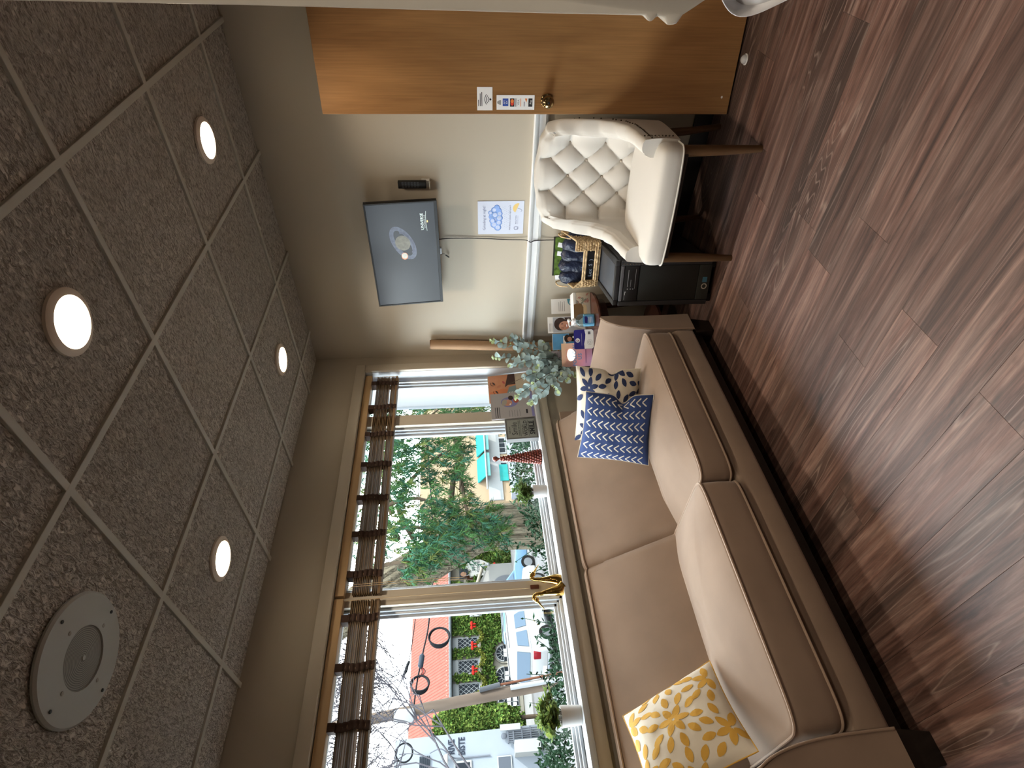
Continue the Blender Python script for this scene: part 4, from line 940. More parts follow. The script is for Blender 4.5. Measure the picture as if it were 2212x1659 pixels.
def d3_(p, o, w, h):
    pf(o, c_sky, lambda m: p.rect(m, -w/2+.001, .002, w/2-.001, h-.002, .0004))
    pf(o, m_paper, lambda m: p.rect(m, -w*.36, h*.60, w*.34, h*.68, .0008))
    pf(o, m_ink, lambda m: p.poly(m, [(-w*.14, .004), (w*.49, .004), (w*.49, h*.50), (w*.05, h*.55)], .0008))
    pf(o, c_hair, lambda m: p.ell(m, w*.18, h*.56, w*.24, h*.09, .0012)); pf(o, c_skin, lambda m: p.ell(m, w*.14, h*.49, w*.14, h*.07, .0014))
    pf(o, m_paper, lambda m: p.ell(m, w*.26, h*.38, w*.06, h*.03, .0014)); pf(o, m_paper, lambda m: p.text(m, 'a', -w*.3, h*.70, .02, .0008))
leaflet('leaflet', 'bright blue leaflet with a figure in black, left of the smiling woman', (-2.397, 2.905, .809), .108, .225, m_paper, d3_)
def d4_(p, o, w, h):
    for k in range(5): pf(o, m_ink if k == 2 else m_grey_ink, lambda m: p.rect(m, -w*.4, h*(.62+.06*k), w*(.1 if k == 2 else .42), h*(.62+.06*k)+(.005 if k == 2 else .002), .0005), 'text_line')
leaflet('leaflet', 'lilac grey card half hidden by the eucalyptus leaves', (-2.512, 2.860, .815), .105, .235, M('lilac card', (.42, .39, .45), .6), d4_)
# "follow us" sign: slanted acrylic with a pink to yellow print
def grad(name, stops, axis):
    m = bpy.data.materials.new(name); m.use_nodes = True; n = m.node_tree.nodes; l = m.node_tree.links; b = n['Principled BSDF']
    tc = n.new('ShaderNodeTexCoord'); mp = n.new('ShaderNodeMapping'); mp.inputs['Rotation'].default_value = axis; sp_ = n.new('ShaderNodeSeparateXYZ'); cr = n.new('ShaderNodeValToRGB'); e = cr.color_ramp.elements
    for i, (q, c) in enumerate(stops):
        x = e[i] if i < 2 else e.new(q)
        x.position = q; x.color = (*c, 1)
    l.new(tc.outputs['Generated'], sp_.inputs[0]); ad = n.new('ShaderNodeMath'); ad.operation = 'MULTIPLY_ADD'; ad.inputs[1].default_value = .75; l.new(sp_.outputs['Z'], ad.inputs[0])
    m2 = n.new('ShaderNodeMath'); m2.operation = 'MULTIPLY'; m2.inputs[1].default_value = .25; l.new(sp_.outputs['X'], m2.inputs[0]); l.new(m2.outputs[0], ad.inputs[2])
    l.new(ad.outputs[0], cr.inputs['Fac']); l.new(cr.outputs[0], b.inputs['Base Color'])
    b.inputs['Roughness'].default_value = .5; b.inputs['Coat Weight'].default_value = 1; b.inputs['Coat Roughness'].default_value = .015; b.inputs['Coat IOR'].default_value = 1.5
    return m
m_follow = grad('pastel gradient print', [(0, (.30, .25, .52)), (1, (.55, .42, .22)), (.35, (.62, .26, .40)), (.7, (.66, .40, .33))], (0, 0, 0))
_pt = Vector((-2.438, 2.735, .705))                     # where the nearest downlight mirrors in the tilted acrylic
fn_ = ((Vector((0, 0, 1.40))-_pt).normalized()+(Vector((-.972, 1.290, 2.43))-_pt).normalized()).normalized(); fr_ = Vector((-fn_.y, fn_.x, 0)).normalized(); fu_ = fn_.cross(fr_)
fo = thing('follow_us_sign', 'glossy pastel sign reading Follow Us on the corner table', 'sign', (-2.395, 2.70, ZT))
FPn = Pan((-2.398, 2.692, ZT+.002), fr_, fu_)
m = MB(); FPn.slab(m, -.077, 0, .077, .205, -.004, 0); fb = m.build('panel', m_follow, fo, bevel=.001, seg=1)
m = MB(); m.hexa([FPn.at(-.077, .0, -.005), FPn.at(.077, .0, -.005), FPn.at(.077, 0, -.005)-fn_*.07+Vector((0, 0, .02)), FPn.at(-.077, 0, -.005)-fn_*.07+Vector((0, 0, .02))], [FPn.at(-.077, .012, -.005), FPn.at(.077, .012, -.005), FPn.at(.077, .012, -.005)-fn_*.07, FPn.at(-.077, .012, -.005)-fn_*.07])
c_fb = M('sign lettering blue', (.09, .25, .55), .5); c_fp = M('sign lettering pink', (.60, .20, .22), .5)
pf(fo, c_fb, lambda m: FPn.text(m, 'FOLLOW', -.004, .106, .034, .0006, 1.0, .02), 'lettering'); pf(fo, c_fb, lambda m: FPn.text(m, 'US', -.012, .070, .036, .0006, 1.0, .02), 'lettering')
pf(fo, c_fp, lambda m: FPn.text(m, 'stay in touch', -.004, .165, .017, .0006), 'lettering')
for k in range(2): pf(fo, c_deep, lambda m: FPn.rect(m, -.055, .044-.007*k, .035, .0455-.007*k, .0006), 'text_line')
# blue and white appointment card
ca = thing('card_stand', 'deep blue and white card with round swirl logo in front of the follow us sign', 'card', (-2.298, 2.715, ZT))
cr_ = (rv*.97+Vector((0, 0, 0))).normalized(); cu_ = (Vector((0, 0, 1))*.985-dv*.17).normalized(); CP = Pan((-2.296, 2.722, ZT), cr_, cu_)
def rr_(x0, y0, x1, y1, r): return [(x0+r-r*math.cos(a), y0+r-r*math.sin(a)) for a in [PI/2*(k/4) for k in range(5)]]+[(x1-r+r*math.sin(a), y0+r-r*math.cos(a)) for a in [PI/2*(k/4) for k in range(5)]]+[(x1-r+r*math.cos(a), y1-r+r*math.sin(a)) for a in [PI/2*(k/4) for k in range(5)]]+[(x0+r-r*math.sin(a), y1-r+r*math.cos(a)) for a in [PI/2*(k/4) for k in range(5)]]
m = MB(); m.prism([CP.at(x, y, -.004) for x, y in rr_(-.062, 0, .062, .125, .012)], CP.n*.004); m.build('board', c_deep, ca)
pf(ca, m_paper, lambda m: CP.poly(m, [(-.061, .012), (-.052, .001), (.052, .001), (.061, .012), (.061, .058), (.03, .052), (0, .055), (-.03, .062), (-.061, .060)], .0005))
pf(ca, m_paper, lambda m: CP.ell(m, -.006, .102, .014, .014, .0005)); pf(ca, c_deep, lambda m: CP.ring(m, -.006, .102, .009, .009, .003, .0009, a0=.5, a1=5)); pf(ca, c_lip, lambda m: CP.ell(m, -.005, .100, .004, .003, .001, .6))
pf(ca, c_grey, lambda m: CP.rect(m, -.04, .0755, .038, .0775, .0006), 'text_line'); pf(ca, c_grey, lambda m: CP.ring(m, -.020, .026, .017, .017, .002, .0009)); pf(ca, c_grey, lambda m: CP.ring(m, -.020, .026, .009, .009, .003, .0009)); pf(ca, m_grey_ink, lambda m: CP.rect(m, .030, .020, .048, .036, .0009))
# sanitizer pump bottle
sb = thing('pump_bottle', 'clear pump bottle of blue hand sanitizer on the corner table', 'bottle', (-2.187, 2.775, ZT))
m_clear = glass_mat('clear plastic', (.80, .92, .97), .10); sx_, sy_ = -2.187, 2.775
def oval(prof, nm_, mat, par): 
    R3 = Matrix.Rotation(PI/4, 4, 'Z') @ Matrix.Diagonal((1.25, .75, 1, 1)); return MB().lathe(prof, (sx_, sy_, ZT), 28, R3).build(nm_, mat, par, smooth=True, ang=50)
bo = oval([(.030, 0), (.0335, .004), (.0335, .088), (.030, .102), (.018, .114), (.012, .118), (.012, .124)], 'bottle', m_clear, sb)
oval([(.028, .004), (.031, .006), (.031, .070), (.02, .0705), (.002, .071)], 'gel', M('pale blue gel', (.32, .62, .80), .1, trans=.0), sb)
bpan = Pan((sx_+.029*.0+dv.x*.0335*.78, sy_+dv.y*.0335*.78, ZT), rv, (0, 0, 1)); 
pf(sb, c_sky, lambda m: bpan.rect(m, -.026, .014, .026, .080, .0042), 'label'); pf(sb, c_deep, lambda m: bpan.poly(m, [(-.024, .052), (.010, .050), (.022, .058), (.018, .070), (-.020, .068)], .0047), 'label_logo')
for k in range(3): pf(sb, m_paper, lambda m: bpan.rect(m, -.020, .022+.009*k, .018, .0255+.009*k, .0047), 'text_line')
MB().lathe([(.0135, .122), (.0135, .140), (.010, .142), (.005, .144), (.005, .158)], (sx_, sy_, ZT), 18).build('pump_collar', m_paper, sb, smooth=True)
MB().box((sx_-.010, sy_-.011, ZT+.157), (sx_+.010, sy_+.011, ZT+.171)).build('pump_head', m_paper, sb, bevel=.004)
MB().tube([Vector((sx_, sy_, ZT+.164)), Vector((sx_, sy_, ZT+.164))+(dv*.3-rv).normalized()*.034, Vector((sx_, sy_, ZT+.158))+(dv*.3-rv).normalized()*.042], .0042, 8).build('nozzle', m_paper, sb, smooth=True)
# tissue box
BX = Pan((-2.188, 2.905, ZT), (rv+Vector((0, -.0, 0))).normalized(), (0, 0, 1)); tx = thing('tissue_box', 'floral cardboard tissue box with brown oval opening on the corner table', 'tissue box', (-2.188, 2.905, ZT))
c_flor = M('floral cardboard', (.60, .55, .47), .7)
m = MB(); BX.slab(m, -.105, 0, .100, .092, -.10, 0); bxo = m.build('carton', c_flor, tx, bevel=.002)
m = MB(); BX.slab(m, -.105, .0925, .100, .113, -.10, .0); m.build('lid', m_paper, tx, bevel=.002)
pf(tx, M('kraft inside', (.20, .115, .05), .8), lambda m: BX.poly(m, [(-.075, .110), (.022, .110), (.032, .085), (.028, .060), (.005, .048), (-.055, .048), (-.078, .075)], .0012), 'opening')
pf(tx, M('pale tissue', (.62, .47, .28), .8), lambda m: BX.poly(m, [(-.055, .048), (.005, .048), (.024, .052), (.016, .030), (-.01, .024), (-.05, .026)], .0014), 'tissue')
c_rose = M('rose print', (.44, .20, .17), .8); c_sage = M('sage print', (.20, .23, .19), .8); rr = random.Random(5)
for col in (c_rose, c_sage):
    m = MB()
    for k in range(9):
        x, y, a = rr.choice([rr.uniform(.038, .092), rr.uniform(-.10, -.07)]), rr.uniform(.012, .085), rr.uniform(0, PI)
        for q in range(3): BX.poly(m, leaf_poly(x+.008*math.cos(a+q*.9), y+.008*math.sin(a+q*.9), a+q*.9, .016, .006, 8), .0011+.0001*q)
    m.build('print', col, tx, kind='stuff')

# eucalyptus in a pot
eu = thing('eucalyptus_plant', 'grey green eucalyptus sprays in the corner beside the window', 'plant', (-2.60, 2.835, ZT))
MB().lathe([(.032, 0), (.042, .03), (.045, .07), (.036, .085), (.032, .084), (.034, .06), (.002, .05)], (-2.575, 2.845, ZT), 24).build('pot', M('dark clay', (.07, .05, .04), .5), eu, smooth=True)
def leafmat(name, col): 
    m = M(name, col, .6, rnd=.28, spec=.3); n = m.node_tree.nodes; l = m.node_tree.links; b = n['Principled BSDF']       # thin leaves let light through
    t = n.new('ShaderNodeBsdfTranslucent'); mx = n.new('ShaderNodeMixShader'); mx.inputs[0].default_value = .35
    l.new([x for x in n if x.type == 'HUE_SAT'][0].outputs[0], t.inputs['Color']); l.new(b.outputs[0], mx.inputs[1]); l.new(t.outputs[0], mx.inputs[2]); l.new(mx.outputs[0], n['Material Output'].inputs['Surface']); return m
m_euc = leafmat('silver green leaf', (.33, .42, .41)); m_euy = leafmat('young green leaf', (.38, .46, .24)); m_stem = M('brown stem', (.09, .06, .035), .7)
def leafmesh(name, ln, w, curl, mat, n=7):
    vs = []; fs = []
    for i in range(n+1):
        t = i/n; ww = w*math.sin(PI*min(1, max(.02, t)))**.65; z = curl*ln*math.sin(PI*t)*.5
        vs += [(ln*t, -ww/2, z+ww*.12), (ln*t, 0, z), (ln*t, ww/2, z+ww*.12)]
    for i in range(n): a = 3*i; fs += [(a, a+3, a+4, a+1), (a+1, a+4, a+5, a+2)]
    me = bpy.data.meshes.new(name); me.from_pydata(vs, [], fs); me.materials.append(mat); me.polygons.foreach_set('use_smooth', [True]*len(me.polygons)); return me
lm = [leafmesh('leaf', .046, .042, .3, m_euc), leafmesh('leaf', .040, .036, -.3, m_euc), leafmesh('leaf', .026, .023, .2, m_euy)]
rr = random.Random(12); base = Vector((-2.575, 2.845, ZT+.06)); inv = W[eu].inverted(); nleaf = 0
tips = [(-2.52, 3.005, 1.205), (-2.58, 2.90, 1.195), (-2.50, 2.72, 1.10), (-2.52, 2.455, 1.085), (-2.50, 2.375, 1.005), (-2.48, 2.46, .83), (-2.47, 2.58, .70), (-2.45, 2.52, .765), (-2.47, 2.90, .86), (-2.52, 3.03, 1.07), (-2.60, 2.62, .95), (-2.46, 2.66, .93), (-2.55, 2.60, 1.12), (-2.60, 2.98, .98)]
for ti, tp in enumerate(tips):
    tp = Vector(tp); mid = base.lerp(tp, .5)+Vector((0, 0, .10 if tp.z < .95 else .03))+Vector((rr.uniform(-.03, .03), rr.uniform(-.03, .03), 0))
    sp_ = spline([base, mid, tp], 12); MB().tube(sp_, [.0028*(1-.6*k/len(sp_)) for k in range(len(sp_))], 5).build('stem', m_stem, eu, smooth=True)
    L = sum((b-a).length for a, b in zip(sp_, sp_[1:])); npair = int(L/.034)
    for k in range(3 if L > .35 else 2, npair+1):
        f = k/npair; i = min(len(sp_)-2, int(f*(len(sp_)-1))); p = sp_[i].lerp(sp_[i+1], f*(len(sp_)-1)-i) if f < 1 else sp_[-1]; t = (sp_[i+1]-sp_[i]).normalized()
        a0 = rr.uniform(0, PI) if k % 2 else rr.uniform(0, PI)+PI/2; o1 = t.orthogonal().normalized(); o2 = t.cross(o1)
        for s_ in (0, PI):
            if nleaf >= 298: break
            d = (o1*math.cos(a0+s_)+o2*math.sin(a0+s_))*.85+t*.5+Vector((0, 0, rr.uniform(-.2, .2))); d.normalize()
            if p.x+d.x*.05 < XW+.012: d.x = abs(d.x)
            if p.y+d.y*.05 > YB-.012: d.y = -abs(d.y)
            bi = Vector((.55+rr.uniform(-.5, .5), -.5+rr.uniform(-.5, .5), .45+rr.uniform(-.4, .4))); nn = bi-d*bi.dot(d); nn = nn.normalized() if nn.length > 1e-3 else o1; sd = nn.cross(d)
            mt = Matrix((d, sd, nn)).transposed().to_4x4(); sc = rr.uniform(.95, 1.3)*(1.08-.2*f); me = lm[2] if f > .93 or rr.random() < .08 else lm[rr.randrange(2)]
            ob = bpy.data.objects.new('leaf', me); COL.objects.link(ob); ob.parent = eu; ob.matrix_local = inv @ Matrix.Translation(p) @ mt @ Matrix.Scale(sc, 4); nleaf += 1
# brown paper tube in the corner
ct = thing('cardboard_tube', 'long brown cardboard tube standing in the corner behind the eucalyptus', 'tube', (-2.70, 3.062, 0))
m_kraft = M('kraft cardboard', (.36, .215, .12), .75, var=(6, .08))
MB().tube([(-2.695, 3.055, .001), (-2.603, 3.082, 1.628)], .0335, 32).build('tube_body', m_kraft, ct, smooth=True)
MB().tube([(-2.6029, 3.082, 1.6285), (-2.6027, 3.0821, 1.634)], .030, 24).build('end_cap', M('kraft cap', (.28, .16, .09), .8), ct, smooth=True)

# ============================================================ on the window sill
# orange poster, grey poster, smile block
def leaner(name, label, yl, yr, h, xb, xt, mat, draw, zb=.9455, th=.004):
    up = Vector((xt-xb, 0, h)).normalized(); p = Pan((xb, (yl+yr)/2, zb), (0, 1, 0), up); w = yr-yl; root = thing(name, label, 'poster', (xb, (yl+yr)/2, zb))
    m = MB(); p.slab(m, -w/2, 0, w/2, h, -th, 0); m.build('board', mat, root, bevel=.0006, seg=1); draw(p, root, w, h); return root
c_or = M('print orange', (.62, .20, .08), .5, var=(8, .15)); c_or2 = M('print skin orange', (.58, .25, .13), .5, var=(9, .2)); c_br = M('print dark brown', (.055, .025, .02), .5); c_tea2 = M('print grey teal', (.20, .26, .27), .5)
def do_(p, o, w, h):
    pf(o, c_or2, lambda m: p.rect(m, -w/2+.003, h*.34, w/2-.003, h-.004, .0004))
    pf(o, c_or, lambda m: p.poly(m, [(-w/2+.003, h-.004), (-w*.12, h-.004), (-w*.02, h*.66), (-w*.10, h*.42), (-w/2+.003, h*.62)], .0008))
    pf(o, c_br, lambda m: p.poly(m, [(w*.10, h*.34), (w*.49, h*.34), (w*.49, h*.50), (w*.22, h*.56), (w*.02, h*.60), (w*.10, h*.52)], .0008), 'hair')
    pf(o, c_tea2, lambda m: p.poly(m, [(-w/2+.003, h*.34), (w*.06, h*.34), (w*.02, h*.50), (-w*.18, h*.56), (-w/2+.003, h*.60)], .001))
    for y in (.90, .80):
        x = -.035 if y < .85 else .02
    for x, y in ((.052, .86), (-.035, .80)): pf(o, c_br, lambda m: p.ell(m, x, h*y, .017, .006, .0014, .5), 'eye'); pf(o, c_br, lambda m: p.ring(m, x, h*y+.002, .024, .022, .004, .0014, .5, 14, .5, 2.6), 'brow')
    pf(o, c_lip, lambda m: p.ell(m, .055, h*.62, .016, .007, .0014, .4), 'lips'); pf(o, M('print peach', (.50, .19, .10), .5), lambda m: p.ell(m, .020, h*.74, .010, .016, .0014, .5), 'nose')
    for k in range(4): pf(o, m_paper, lambda m: p.rect(m, -w*.46, h*(.38+.04*k), -w*.16, h*(.38+.04*k)+.004, .0014), 'text_line')
leaner('orange_poster', "orange poster with a close-up of a woman's face in the window corner", 2.690, 2.962, .295, -2.790, -2.820, M('cream poster', (.52, .44, .34), .5), do_)
c_lil = M('print periwinkle', (.20, .20, .42), .5); c_red = M('print brick red', (.40, .09, .05), .5)
def dg_(p, o, w, h):
    x0 = .03
    pf(o, c_lil, lambda m: p.ell(m, x0, h*.56, w*.20, h*.20, .0006, 0, 30)); pf(o, c_skin, lambda m: p.ell(m, x0-.006, h*.60, w*.125, h*.105, .001, -.5, 22), 'face'); pf(o, M('print grey hair', (.33, .30, .25), .5), lambda m: p.ell(m, x0-.002, h*.68, w*.13, h*.06, .0012, -.3, 20), 'hair')
    pf(o, c_hair, lambda m: p.ell(m, x0+.038, h*.52, w*.09, h*.06, .0014), 'dark_hair'); pf(o, c_red, lambda m: p.ell(m, x0+.012, h*.40, w*.11, h*.065, .0016), 'shirt'); pf(o, m_paper, lambda m: p.ell(m, x0-.022, h*.545, .008, .005, .0016, -.4), 'teeth')
    for k in range(3): pf(o, m_ink if k == 1 else m_grey_ink, lambda m: p.rect(m, -w*.45, h*(.80+.045*k), -w*.05, h*(.80+.045*k)+.006, .0006), 'text_line')
    for k in range(5): pf(o, m_grey_ink, lambda m: p.rect(m, -w*.45, h*(.34+.06*k), -w*.20, h*(.34+.06*k)+.002, .0006), 'text_line')
    pf(o, m_ink, lambda m: p.rect(m, -w*.36, h*.16, -w*.20, h*.20, .0006)); pf(o, c_lil, lambda m: p.rect(m, -w*.5+.002, .004, w*.5-.002, h*.07, .0006))
leaner('grey_poster', 'grey poster with a round portrait photo, half behind the smile block', 2.500, 2.735, .288, -2.755, -2.775, M('grey poster', (.36, .34, .35), .5), dg_)
def ds_(p, o, w, h):
    pf(o, M('sage grey board', (.24, .255, .235), .6), lambda m: p.rect(m, -w/2+.011, .011, w/2-.011, h-.011, .0004))
    T = lambda s, x, y, z, sx=1, b=0, r=0: pf(o, m_ink, lambda m: p.text(m, s, x, y, z, .0009, sx, b, r), 'lettering')
    T('Let your', -.01, h*.855, .017, 1, .01); T('Smile', 0, h*.635, .052, 1.0, .0); T('CHANGE THE WORLD', 0, h*.555, .013, 1.0, .01); T("don't let the", -.01, h*.44, .016, 1.0, .01); T('WORLD', 0, h*.315, .033, 1.05, .02); T('change your', 0, h*.250, .014, 1, .01); T('SMILE', 0, h*.095, .044, 1.05, .035)
    for y in (.525, .275, .075, .945): pf(o, m_ink, lambda m: p.rect(m, -w*.40, h*y, w*.40, h*y+.0018, .0009), 'rule')
sm_ = leaner('smile_block', 'small grey wooden block sign lettered Smile on the window sill', 2.325, 2.498, .205, -2.765, -2.772, M('dark grey block', (.13, .13, .13), .6), ds_, th=.035); sm_['category'] = 'sign'
# red bead tree
rt = thing('bead_tree', 'slim cone tree of red brown beads on the window sill', 'ornament', (-2.785, 2.185, .9455))
m_bead = M('red brown bead', (.18, .038, .024), .22, rnd=.3); rr = random.Random(4)
me_b = MB().ball((0, 0, 0), .0085, 8, 6).build('bead', m_bead, rt, smooth=True, local=True); bd = me_b.data; me_b.location = (0, 0, .29)
MB().cyl((0, 0, 0), (0, 0, .262), .028, .004).build('cone', M('dark cone', (.09, .02, .015), .6), rt, local=True)
kz = 0
for lv in range(17):
    z = .008+lv*.0152; r = .040*(1-lv/18.5)+.001; nb = max(4, int(2*PI*r/.0158))
    for k in range(nb):
        a = 2*PI*(k+.5*(lv % 2))/nb; o = bpy.data.objects.new('bead', bd); COL.objects.link(o); o.parent = rt; o.location = (r*math.cos(a), r*math.sin(a), z); s_ = rr.uniform(.85, 1.12); o.scale = (s_, s_, s_)
me_b.location = (0, 0, .270)
MB().ball((0, 0, .286), (.017, .017, .018), 12, 8).build('finial', m_bead, rt, smooth=True, local=True)
# small leafy pots
m_box = leafmat('box leaf green', (.13, .20, .055)); m_box2 = leafmat('light box leaf', (.32, .40, .10))
def potplant(x, y, rp, hp, spread, hh, nst, seed, label, mats, ln):
    o = thing('potted_plant', label, 'plant', (x, y, .9455)); rr = random.Random(seed)
    MB().lathe([(rp*.86, 0), (rp*.88, .002), (rp, hp), (rp*.93, hp), (rp*.9, hp*.8), (.001, hp*.78)], (x, y, .9455), 28).build('pot', M('matte white pot', (.62, .60, .58), .6), o, smooth=True, ang=30)
    st = MB(); lv = [MB(), MB()]
    for k in range(nst):
        a = rr.uniform(0, 2*PI); q = rr.uniform(.15, 1)**.7; tip = Vector((x+.75*spread*q*math.cos(a), y+spread*q*math.sin(a), .9455+hp+hh*rr.uniform(.35, 1)*(1.1-.5*q)))
        if tip.x < XG+.02: tip.x = XG+.02+rr.uniform(0, .02)
        b0 = Vector((x+.3*rp*math.cos(a), y+.3*rp*math.sin(a), .9455+hp*.8)); sp_ = spline([b0, b0.lerp(tip, .5)+Vector((0, 0, .02)), tip], 5); st.tube(sp_, .0012, 4)
        for i, p in enumerate(sp_[3:]):
            for s_ in range(3):
                d = Vector((rr.uniform(-1, 1), rr.uniform(-1, 1), rr.uniform(-.3, .8))).normalized(); w = d.cross(Vector((0, 0, 1))).normalized() if abs(d.z) < .95 else Vector((1, 0, 0)); L = ln*rr.uniform(.7, 1.2); nn = w.cross(d)*.1*L
                if p.x+d.x*L < XG+.012: d.x = abs(d.x)
                lv[rr.random() < .4].add([p, p+d*L*.4+w*L*.28+nn, p+d*L, p+d*L*.4-w*L*.28+nn, p+d*L*.45-nn], [(0, 1, 4), (1, 2, 4), (2, 3, 4), (3, 0, 4)])
    st.build('stems', m_stem, o, kind='stuff')
    for k in range(2): lv[k].build('foliage', mats[k], o, kind='stuff')
potplant(-2.795, 1.935, .040, .080, .085, .12, 34, 3, 'bushy green plant in a short white pot between bead tree and brass birds', (m_box, m_box), .026)
potplant(-2.790, .742, .045, .090, .105, .13, 26, 8, 'light green leafy plant in a white pot at the near end of the sill', (m_box, m_box2), .034)
# two brass cranes back to back
m_brass = M('polished brass', (.58, .36, .10), .10, 1, var=(90, .15))
def crane(sgn, x, y, label):
    o = thing('brass_crane', label, 'ornament', (x, y, .9455), group='brass crane ornaments')
    P = lambda pts: [(x+dx, y+sgn*dy, .9455+z) for dy, z, dx in pts]
    MB().tube(spline(P([(-.010, .001, 0), (.000, .020, .004), (.004, .05, .004), (.006, .085, .0), (.010, .115, 0)]), 6), [.036-.026*min(1, k/22) for k in range(25)], 20).build('body', m_brass, o, smooth=True, ang=60)
    nk = spline(P([(.010, .110, 0), (.012, .135, 0), (.022, .150, 0), (.036, .150, 0), (.043, .138, 0)]), 6)
    MB().tube(nk, [.0105]*4+[.0095]*(len(nk)-4), 12).build('neck', m_brass, o, smooth=True)
    MB().ball(P([(.042, .139, 0)])[0], (.0125, .0145, .0125), 14, 10).build('head', m_brass, o, smooth=True)
    MB().tube(P([(.046, .136, 0), (.066, .124, 0), (.093, .104, 0)]), [.0075, .0045, .0012], 10).build('beak', m_brass, o, smooth=True)
    for q in (-.012, .012): MB().ball(P([(.046, .143, q)])[0], .0020, 8, 5).build('eye', m_black, o)
crane(1, -2.770, 1.365, 'brass crane ornament with long beak pointing to the corner, farther of two')
crane(-1, -2.752, 1.300, 'brass crane ornament with beak pointing away from the corner, nearer of two')

# ============================================================ wooden blinds, drawn up
m_slat = M('bamboo slat', (.20, .125, .065), .5, var=(20, .25), rnd=.15, stretch=(1, .1, 1)); m_tape = M('dark brown tape', (.045, .022, .014), .85, var=(60, .25), bump=(300, .3, .003)); m_head = M('tan headrail', (.50, .33, .17), .5, var=(9, .08), stretch=(1, .2, 1)); m_cord = M('tan cord', (.50, .36, .20), .7); m_tass = M('dark wood tassel', (.07, .032, .015), .4)
def blind(y0, y1, tapes, label, cords):
    o = thing('window_blind', label, 'blind', (-2.785, (y0+y1)/2, 1.868))
    MB().box((XW-.058, y0, 2.042), (XW-.010, y1, 2.088)).build('headrail', m_head, o, bevel=.003)
    rr = random.Random(int(y0*100)+5)
    zs = [1.870+.0088*k+(.008 if k > 4 else 0) for k in range(15)]
    for k, z in enumerate(zs):
        th = .006 if k == 0 else .0016; xo = rr.uniform(-.002, .002); dz = rr.uniform(-.0012, .0012)
        mt = Matrix.Translation((XW-.034+xo, 0, z+dz)) @ Matrix.Rotation(rr.uniform(-.06, .02)-.10, 4, 'Y')
        MB().obox(mt, (-.017, y0+.006, -th), (.017, y1-.006, th)).build('bottom_rail' if k == 0 else 'slat', m_slat, o, bevel=.0008, seg=1)
    for i, ty in enumerate(tapes):
        ph = rr.uniform(0, 6)
        def tp(u, v):
            z = 2.010-.148*v; yy = ty+.019*(2*u-1)+.004*math.sin(ph+v*7)
            return (XW-.034+.0205+.0035*math.sin(v*38+ph)+.002*math.cos(2*PI*u), yy, z)
        t = MB().grid(tp, 5, 46)
        def tq(u, v): q = tp(u, v); return (q[0]-.044+.004*math.sin(v*20), q[1], q[2])
        t.grid(tq, 5, 30)
        ob = t.build('ladder_tape', m_tape, o, smooth=True, ang=80); md = ob.modifiers.new('thick', 'SOLIDIFY'); md.thickness = .0012
        MB().box((XW-.060, ty-.018, 2.009), (XW-.010, ty+.018, 2.0415)).build('tape_clip', m_tape, o)
    for (cy, zb, tas, dx) in cords:
        MB().tube(spline([(XW-.006+dx, cy, 2.03), (XW-.001+dx, cy+.003, (2.03+zb)/2), (XW-.002+dx, cy, zb)], 6), .0016, 6).build('cord', m_cord, o, smooth=True)
        if tas: MB().lathe([(.003, .030), (.006, .024), (.0075, .010), (.0095, 0), (.003, -.002)], (XW-.002+dx, cy, zb-.026), 12).build('tassel', m_tass, o, smooth=True)
blind(1.352, 2.952, [2.874, 2.648, 2.413, 2.173, 1.935, 1.699, 1.467], 'raised bamboo blind with dark tapes over the corner half of the window', [(2.935, 1.865, 0, -.012), (1.405, 1.442, 1, 0), (1.392, 1.425, 1, .004)])
blind(-.10, 1.338, [1.236, 1.010, .769, .53, .29, .05], 'raised bamboo blind with dark tapes over the near half of the window', [(1.322, 1.115, 0, .002)])
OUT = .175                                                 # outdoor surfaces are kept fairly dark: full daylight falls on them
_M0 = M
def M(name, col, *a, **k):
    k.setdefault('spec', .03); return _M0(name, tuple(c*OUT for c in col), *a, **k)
# ============================================================ outside the window
GZ = -1.65
m_inko = M('outdoor sign ink', (.05, .06, .09), .8)
m_road = M('pale asphalt', (.30, .30, .31), .9, var=(2, .1)); m_walk = M('concrete walk', (.42, .41, .40), .9, var=(3, .08))
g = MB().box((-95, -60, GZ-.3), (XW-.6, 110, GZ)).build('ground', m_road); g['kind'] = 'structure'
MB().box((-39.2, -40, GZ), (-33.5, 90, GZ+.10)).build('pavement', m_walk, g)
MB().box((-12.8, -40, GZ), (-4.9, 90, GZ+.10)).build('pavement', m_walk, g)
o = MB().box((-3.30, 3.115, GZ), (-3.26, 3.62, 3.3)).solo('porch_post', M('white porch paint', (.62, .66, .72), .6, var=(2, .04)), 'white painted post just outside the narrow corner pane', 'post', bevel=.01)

def leaves(mb, n, place, ln, rr, flat=None, aspect=.34):
    for _ in range(n):
        p, base = place(rr); d = Vector((rr.uniform(-1, 1), rr.uniform(-1, 1), rr.uniform(-1, 1)))
        d = (d.normalized()+base).normalized(); w = d.cross(Vector((rr.uniform(-1, 1), rr.uniform(-1, 1), rr.uniform(-1, 1)))).normalized(); L = ln*rr.uniform(.6, 1.25); c = d.cross(w)*L*.12
        mb.add([p, p+d*L*.45+w*L*aspect, p+d*L, p+d*L*.45-w*L*aspect, p+d*L*.5-c], [(0, 1, 4), (1, 2, 4), (2, 3, 4), (3, 0, 4)])
rr = random.Random(21)
